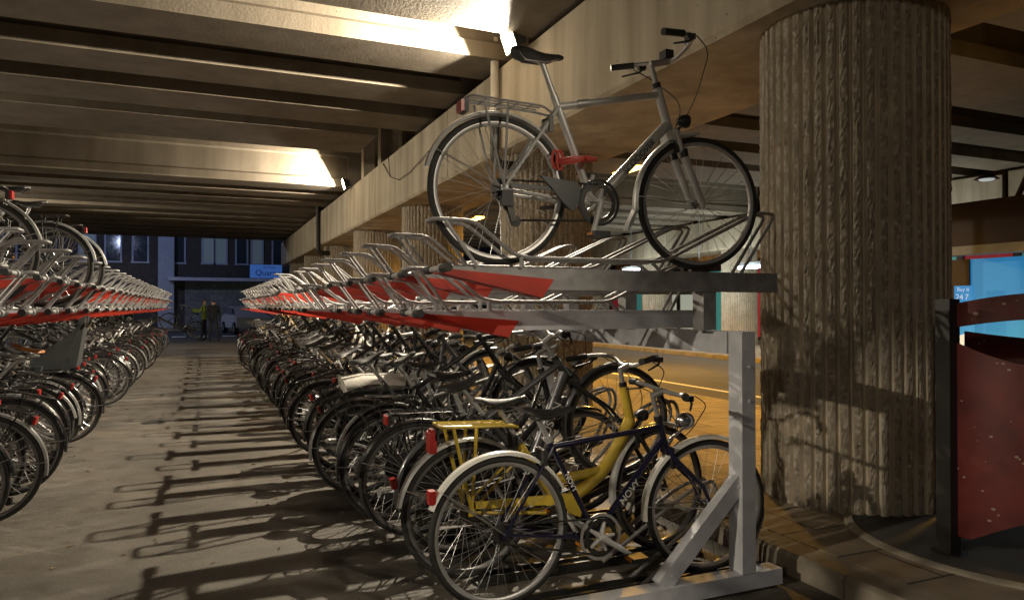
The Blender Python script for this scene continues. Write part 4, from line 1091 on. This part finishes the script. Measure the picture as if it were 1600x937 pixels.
# ------------------------------------------------------------------ kiosk on the right
KX = 11.0
t = tag(empty('ticket_kiosk', (KX, 5.1, 0)), 'kiosk with glowing blue wall, pale frame and dark brown fascia behind the red screen', 'kiosk')
b = MB(M['kioskdark']); b.bb(-.15, 2.2, -3.5, 3.1, 2.36, 3.03); b.build('fascia', t, smooth=False)
b = MB(M['kioskframe']); b.bb(-.17, .1, -3.5, 3.12, 2.22, 2.357); b.bb(-.16, .06, 2.84, 3.05, .0, 2.22); b.bb(-.16, .06, -3.4, -3.2, 0, 2.22); b.build('frame', t, smooth=False)
b = MB(M['kioskblue']); b.bb(.62, .70, -3.4, 2.86, .75, 2.2); b.build('blue_wall', t, smooth=False)
b = MB(M['kioskdark']); b.bb(.60, .68, 2.87, 3.6, .0, 2.2); b.bb(.72, 2.2, -3.4, 3.6, 0, 2.2); b.build('back_wall', t, smooth=False)
b = MB(M['kioskframe']); b.bb(-.2, .55, -3.18, 2.75, .66, .74); b.build('counter', t, smooth=False)
b = MB(M['kioskdark']); b.bb(-.12, .5, -3.18, 2.74, 0, .658); b.build('counter_front', t, smooth=False)
b = MB(M['kioskdark']); b.tube([(.0, 1.9, 3.03), (.0, 1.9, 3.42), (-.02, 2.16, 3.43)], .04, 8); b.tube([(.0, 1.72, 3.03), (.0, 1.5, 3.5)], .04, 8); b.build('mast', t)
b = MB(M['darkgrey'], M['posterwhite']); b.tube([(-.02, 2.16, 3.44), (-.02, 2.16, 3.36)], [.05, .17], 16); b.ellipsoid((-.02, 2.16, 3.355), (.11, .11, .025), 12, 6, 1); b.build('downlight', t)
b = MB(M['posterblue']); b.bb(.05, .09, 2.44, 2.74, .80, 1.75); b.build('poster', t, smooth=False)
b = MB(M['posterwhite']); b.prism([(2.45, .81), (2.73, .81), (2.73, .90), (2.64, .97), (2.55, 1.0), (2.45, 1.02)], .046, .049, plane='yz'); b.bb(.046, .049, 2.46, 2.60, 1.40, 1.43); b.build('poster_print', t, smooth=False)
mt = Matrix(((0, 0, -1, .045), (-1, 0, 0, 2.59), (0, 1, 0, 1.69), (0, 0, 0, 1)))
text('Buy it', .085, mt, t, M['posterwhite']); mt2 = mt.copy(); mt2.translation = (.045, 2.65, 1.57); text('24', .125, mt2, t, M['posterwhite'])
mt3 = mt.copy(); mt3.translation = (.045, 2.53, 1.57); text('7', .12, mt3, t, M['posterwhite'])

# ------------------------------------------------------------------ shops across the road
SX = 19.5
t = tag(empty('shop_arcade', (SX, 22, 0)), 'lit shop arcade across the road with rusty orange fascia and teal panels', 'shops')
b = MB(M['rust']); b.bb(-.6, .4, -16, 9, 3.25, 4.35); b.build('fascia', t, smooth=False)
b = MB(M['kioskdark']); b.bb(.4, .8, -16, 12, 0, 5.3); b.build('wall', t, smooth=False)
y = -15.5; k = 0
while y < 10:
    w = rnd.uniform(1.2, 2.2); mm = (M['teal'], M['shoplight'], M['shoplight'], M['teal'], M['shopred'])[k % 5]
    b = MB(mm); b.bb(.30, .395, y, y+w, .25, 2.9); b.build('shop_window', t, smooth=False)
    b = MB(M['kioskdark']); b.bb(.24, .40, y+w, y+w+.2, 0, 3.2); b.build('mullion', t, smooth=False); y += w+.2; k += 1
for y, z in ((23.5, 2.81), (19.4, 2.76), (16.95, 2.6), (12.0, 2.7)):
    o = tag(empty('tube_light', (15, y, z)), 'white fluorescent tube light hanging on a rod before the shops across the road', 'lamp', 'tube lights of the shops')
    b = MB(M['tube']); b.tube([(0, -.55, 0), (0, .55, 0)], .05, 8); b.build('tube', o)
    b = MB(M['kioskframe']); b.bb(-.07, .07, -.6, .6, .05, .14); b.bb(-.012, .012, -.012, .012, .14, 4.45-z); b.build('holder', o, smooth=False)
    point('tube_glow', (0, 0, -.1), 170, (.85, .95, .9), .3, o)

# ------------------------------------------------------------------ buildings at the far end
t = tag(empty('apartment_building', (0, 50, 0)), 'dark brick building across the street at the end of the aisle with pale framed windows', 'building')
b = MB(M['duskbrick']); b.bb(-30, 26, 0, 8, .12, 14); b.build('wall', t, smooth=False)
b = MB(M['greystone']); b.bb(-1.0, 12, -.12, -.004, .12, 3.0); b.build('stone_base', t, smooth=False)
xs = [-6.35, -4.98, -3.5, -1.35, .35, 1.1, 2.35, 3.3, 4.6, -9.5, -11, -12.5, 6.2, 7.8]
for k, x in enumerate(xs):
    w = .95 if x < -2 else .8
    b = MB(M['winframe']); b.bb(x-w/2, x-w/2+.1, -.08, .0, 4.2, 6.0); b.bb(x+w/2-.1, x+w/2, -.08, .0, 4.2, 6.0); b.bb(x-w/2-.04, x+w/2+.04, -.12, 0, 4.1, 4.2); b.bb(x-w/2, x+w/2, -.08, 0, 6.0, 6.1)
    f = b.build('window', t, smooth=False)
    b = MB(M['litglass'] if k in (0, 4, 5, 7) else M['duskglass']); b.bb(x-w/2+.1, x+w/2-.1, -.04, -.002, 4.2, 6.0); b.build('pane', f, smooth=False)
b = MB(M['canopy']); b.bb(-1.9, 9, -1.5, -.125, 3.02, 3.22); b.build('canopy', t, smooth=False)
b = MB(M['winframe']); b.bb(-2.5, -1.6, -.5, -.006, .12, 6.5); b.build('pilaster', t, smooth=False)
o = tag(empty('shop_sign', (3.75, 48.6, 3.66)), 'blue backlit shop sign standing on the pale canopy at the end of the aisle', 'sign')
b = MB(M['darkgrey']); b.bb(-1.0, 1.0, -.0, .14, -.44, .46); b.build('box', o, smooth=False)
b = MB(M['signblue']); b.bb(-.97, .97, -.02, -.004, -.41, .43); b.build('face', o, smooth=False)
mt = Matrix(((1, 0, 0, .1), (0, 0, -1, -.024), (0, 1, 0, -.10), (0, 0, 0, 1)))
text('Quarre', .5, mt, o, M['signtext']); mt2 = mt.copy(); mt2.translation = (.2, -.024, .26); text('De Hoek', .2, mt2, o, M['signtext'])

# parked white car at the far end
t = tag(empty('parked_car', (2.1, 41.0, 0), R(100)), 'white parked car half hidden behind the far end of the right rack', 'car')
b = MB(M['carwhite'])
prof = [(-2.0, .35), (-2.05, .6), (-1.95, .88), (-1.3, .98), (-.65, 1.42), (.5, 1.46), (1.35, 1.05), (2.0, .9), (2.08, .55), (2.0, .3)]
vs = []; n = len(prof)
for y, k in ((-.80, .0), (-.84, 0.), (.84, 0.), (.80, 0.)): vs += [(x, y*(1-.12*max(0, (z-.9)/.5)), z) for x, z in prof]
b.add(vs, [tuple(range(n))] + [(r_*n+i, (r_+1)*n+i, (r_+1)*n+(i+1) % n, r_*n+(i+1) % n) for r_ in range(3) for i in range(n)] + [tuple(3*n+i for i in range(n-1, -1, -1))])
b.build('body', t, ang=35)
b = MB(M['glassdark'])
for s_ in (-1, 1): b.prism([(-1.15, 1.02), (-.62, 1.36), (.48, 1.39), (1.15, 1.06)], s_*.80, s_*.825)
b.build('side_window', t, smooth=False)
for x in (-1.28, 1.30):
    for s_ in (-1, 1):
        b = MB(M['rubber'], M['alu']); b.lathe_y([(.19, -.1), (.31, -.1), (.32, 0), (.31, .1), (.19, .1)], (x, s_*.76, .31), 20); b.disc_y((x, s_*.76, .31), .2, -.09, .09, 16, 1); b.build('wheel', t)

# people -----------------------------------------------------------
def figure(name, joints, edges, rad, label, zones, root='pelvis'):
    names = list(joints); me = bpy.data.meshes.new(name)
    me.from_pydata([joints[n] for n in names], [(names.index(a), names.index(b)) for a, b in edges], [])
    o = bpy.data.objects.new(name, me); col.objects.link(o)
    md = o.modifiers.new('skin', 'SKIN')
    if not me.skin_vertices: me.attributes  # layer is made with the modifier below
    import bmesh
    bm = bmesh.new(); bm.from_mesh(me); ly = bm.verts.layers.skin.verify(); bm.verts.ensure_lookup_table()
    for i, n in enumerate(names):
        r_ = rad[n]; bm.verts[i][ly].radius = r_ if isinstance(r_, tuple) else (r_, r_); bm.verts[i][ly].use_root = (n == root)
    bm.to_mesh(me); bm.free()
    sb = o.modifiers.new('sub', 'SUBSURF'); sb.levels = 2; sb.render_levels = 2
    dg = bpy.context.evaluated_depsgraph_get(); ev = o.evaluated_get(dg)
    m2 = bpy.data.meshes.new_from_object(ev); o.modifiers.clear(); o.data = m2; m2.name = name
    m2.materials.clear()
    for m in zones['mats']: m2.materials.append(m)
    for pl in m2.polygons: pl.material_index = zones['fn'](pl.center); pl.use_smooth = True
    tag(o, label, 'person'); return o
def body(fwd=1., arms=None, stride=.16):
    j = dict(pelvis=(0,0,.95), waist=(0,0,1.10), chest=(0,.01,1.32), neck=(0,0,1.48), headb=(0,.0,1.56), headt=(0,.01,1.70),
             hipl=(-.09,0,.90), kneel=(-.11,stride*.45,.50), anklel=(-.12,stride,.09), toel=(-.14,stride+.16,.04),
             hipr=(.09,0,.90), kneer=(.10,-stride*.1,.50), ankler=(.11,-stride*.9,.09), toer=(.12,-stride*.9+.16,.04),
             shl=(-.19,0,1.41), shr=(.19,0,1.41))
    a = arms or dict(ell=(-.25,-.02,1.14), wrl=(-.22,.12,.96), hal=(-.21,.16,.88), elr=(.25,-.02,1.14), wrr=(.23,.12,.96), har=(.22,.16,.88))
    j.update(a)
    e = [('pelvis','waist'),('waist','chest'),('chest','neck'),('neck','headb'),('headb','headt'),('pelvis','hipl'),('hipl','kneel'),('kneel','anklel'),('anklel','toel'),('pelvis','hipr'),('hipr','kneer'),('kneer','ankler'),('ankler','toer'),
         ('chest','shl'),('shl','ell'),('ell','wrl'),('wrl','hal'),('chest','shr'),('shr','elr'),('elr','wrr'),('wrr','har')]
    r = dict(pelvis=(.155,.115), waist=(.145,.105), chest=(.17,.12), neck=.06, headb=(.085,.10), headt=(.075,.09), hipl=.095, kneel=.065, anklel=.052, toel=.04, hipr=.095, kneer=.065, ankler=.052, toer=.04,
             shl=.075, shr=.075, ell=.052, elr=.052, wrl=.038, wrr=.038, hal=.038, har=.038)
    return j, e, r
def zone(top):
    def fn(c):
        if c.z > 1.50 and abs(c.x) < .14 and abs(c.y) < .16: return 2 if (c.z < 1.645 and c.y < .0) else (3 if c.z >= 1.60 else 2)
        if c.z > .90: return 0
        if c.z > .10: return 1
        return 4
    return fn
j, e, r = body(stride=.17)
o = figure('person', j, e, r, 'person in black jacket and trousers standing with legs apart at the end of the aisle', dict(mats=[M['darkcloth'], M['jeans'], M['skin'], M['hair'], M['blackplastic']], fn=zone(0)))
o.location = (.42, 31.6, 0); o.rotation_euler.z = R(-160)
j, e, r = body(stride=.08, arms=dict(ell=(-.26,.14,1.22), wrl=(-.22,.36,1.22), hal=(-.21,.44,1.24), elr=(.26,.22,1.26), wrr=(.2,.46,1.30), har=(.19,.55,1.33)))
o = figure('person', j, e, r, 'person in yellow-green jacket reaching towards the tilted bicycle, half hidden by the one in black', dict(mats=[M['hivis'], M['jeans'], M['skin'], M['darkgrey'], M['blackplastic']], fn=zone(0)))
o.location = (.08, 32.9, 0); o.rotation_euler.z = R(80)
# tilted tray and the bicycle on it
o = add_bike('black_diamond', -.35, 33.0, .12, R(180), 'black bicycle tilted nose up on a lowered tray at the end of the aisle', None, R(8), R(20))
t = tag(empty('lowered_tray', (-.75, 33.3, .1)), 'dark tray tilted down to the floor beside the person in black', 'bike tray')
b = MB(M['darksteel']); b.prism([(.7, -.08), (.7, .02), (-1.2, 1.1), (-1.2, 1.0)], -.05, .05); b.build('rail', t, smooth=False)
b = MB(M['galv']); b.tube([(.7, -.1, .05), (.7, .1, .05)], .02, 8); b.build('pull_bar', t)

# far end lights: street lamp glow on the paving outside
t = tag(empty('street_lamp', (-6.5, 40.5, 0)), 'street lamp outside the far end of the viaduct', 'lamp')
b = MB(M['darkgrey']); b.tube([(0,0,0), (0,0,6), (.9,0,6.4)], [.08, .05, .035], 10); b.build('pole', t)
b = MB(M['tube']); b.ellipsoid((1.0, 0, 6.37), (.3, .12, .05), 12, 6); b.build('lamp_head', t)
point('street_glow', (1.2, 0, 6.1), 560, (.55, .65, 1.), .2, t)

# ------------------------------------------------------------------ dusk sky and the faint last daylight
w = bpy.data.worlds.new('World'); scn.world = w; w.use_nodes = True; nt = w.node_tree
bg = nt.nodes['Background']; sky = nt.nodes.new('ShaderNodeTexSky'); sky.sky_type = 'NISHITA'; sky.sun_disc = False; sky.sun_elevation = R(2); sky.sun_rotation = R(20); sky.altitude = 0
mx = nt.nodes.new('ShaderNodeMixRGB'); mx.blend_type = 'MULTIPLY'; mx.inputs['Fac'].default_value = 1; mx.inputs['Color2'].default_value = (.22, .36, 1, 1)
nt.links.new(sky.outputs['Color'], mx.inputs['Color1']); nt.links.new(mx.outputs['Color'], bg.inputs['Color']); bg.inputs['Strength'].default_value = .06
sd = bpy.data.lights.new('sun', 'SUN'); sd.energy = .02; sd.angle = R(10); sd.color = (.5, .6, 1.); so = bpy.data.objects.new('sun', sd); col.objects.link(so)
so.rotation_euler = (R(80), 0, R(160))

scn.render.engine = 'CYCLES'
scn.cycles.use_denoising = True
scn.cycles.max_bounces = 6; scn.cycles.diffuse_bounces = 4; scn.cycles.glossy_bounces = 3
scn.cycles.sample_clamp_indirect = 6; scn.cycles.caustics_reflective = False; scn.cycles.caustics_refractive = False
scn.view_settings.view_transform = 'Standard'; scn.view_settings.look = 'None'; scn.view_settings.exposure = 0; scn.view_settings.gamma = 1
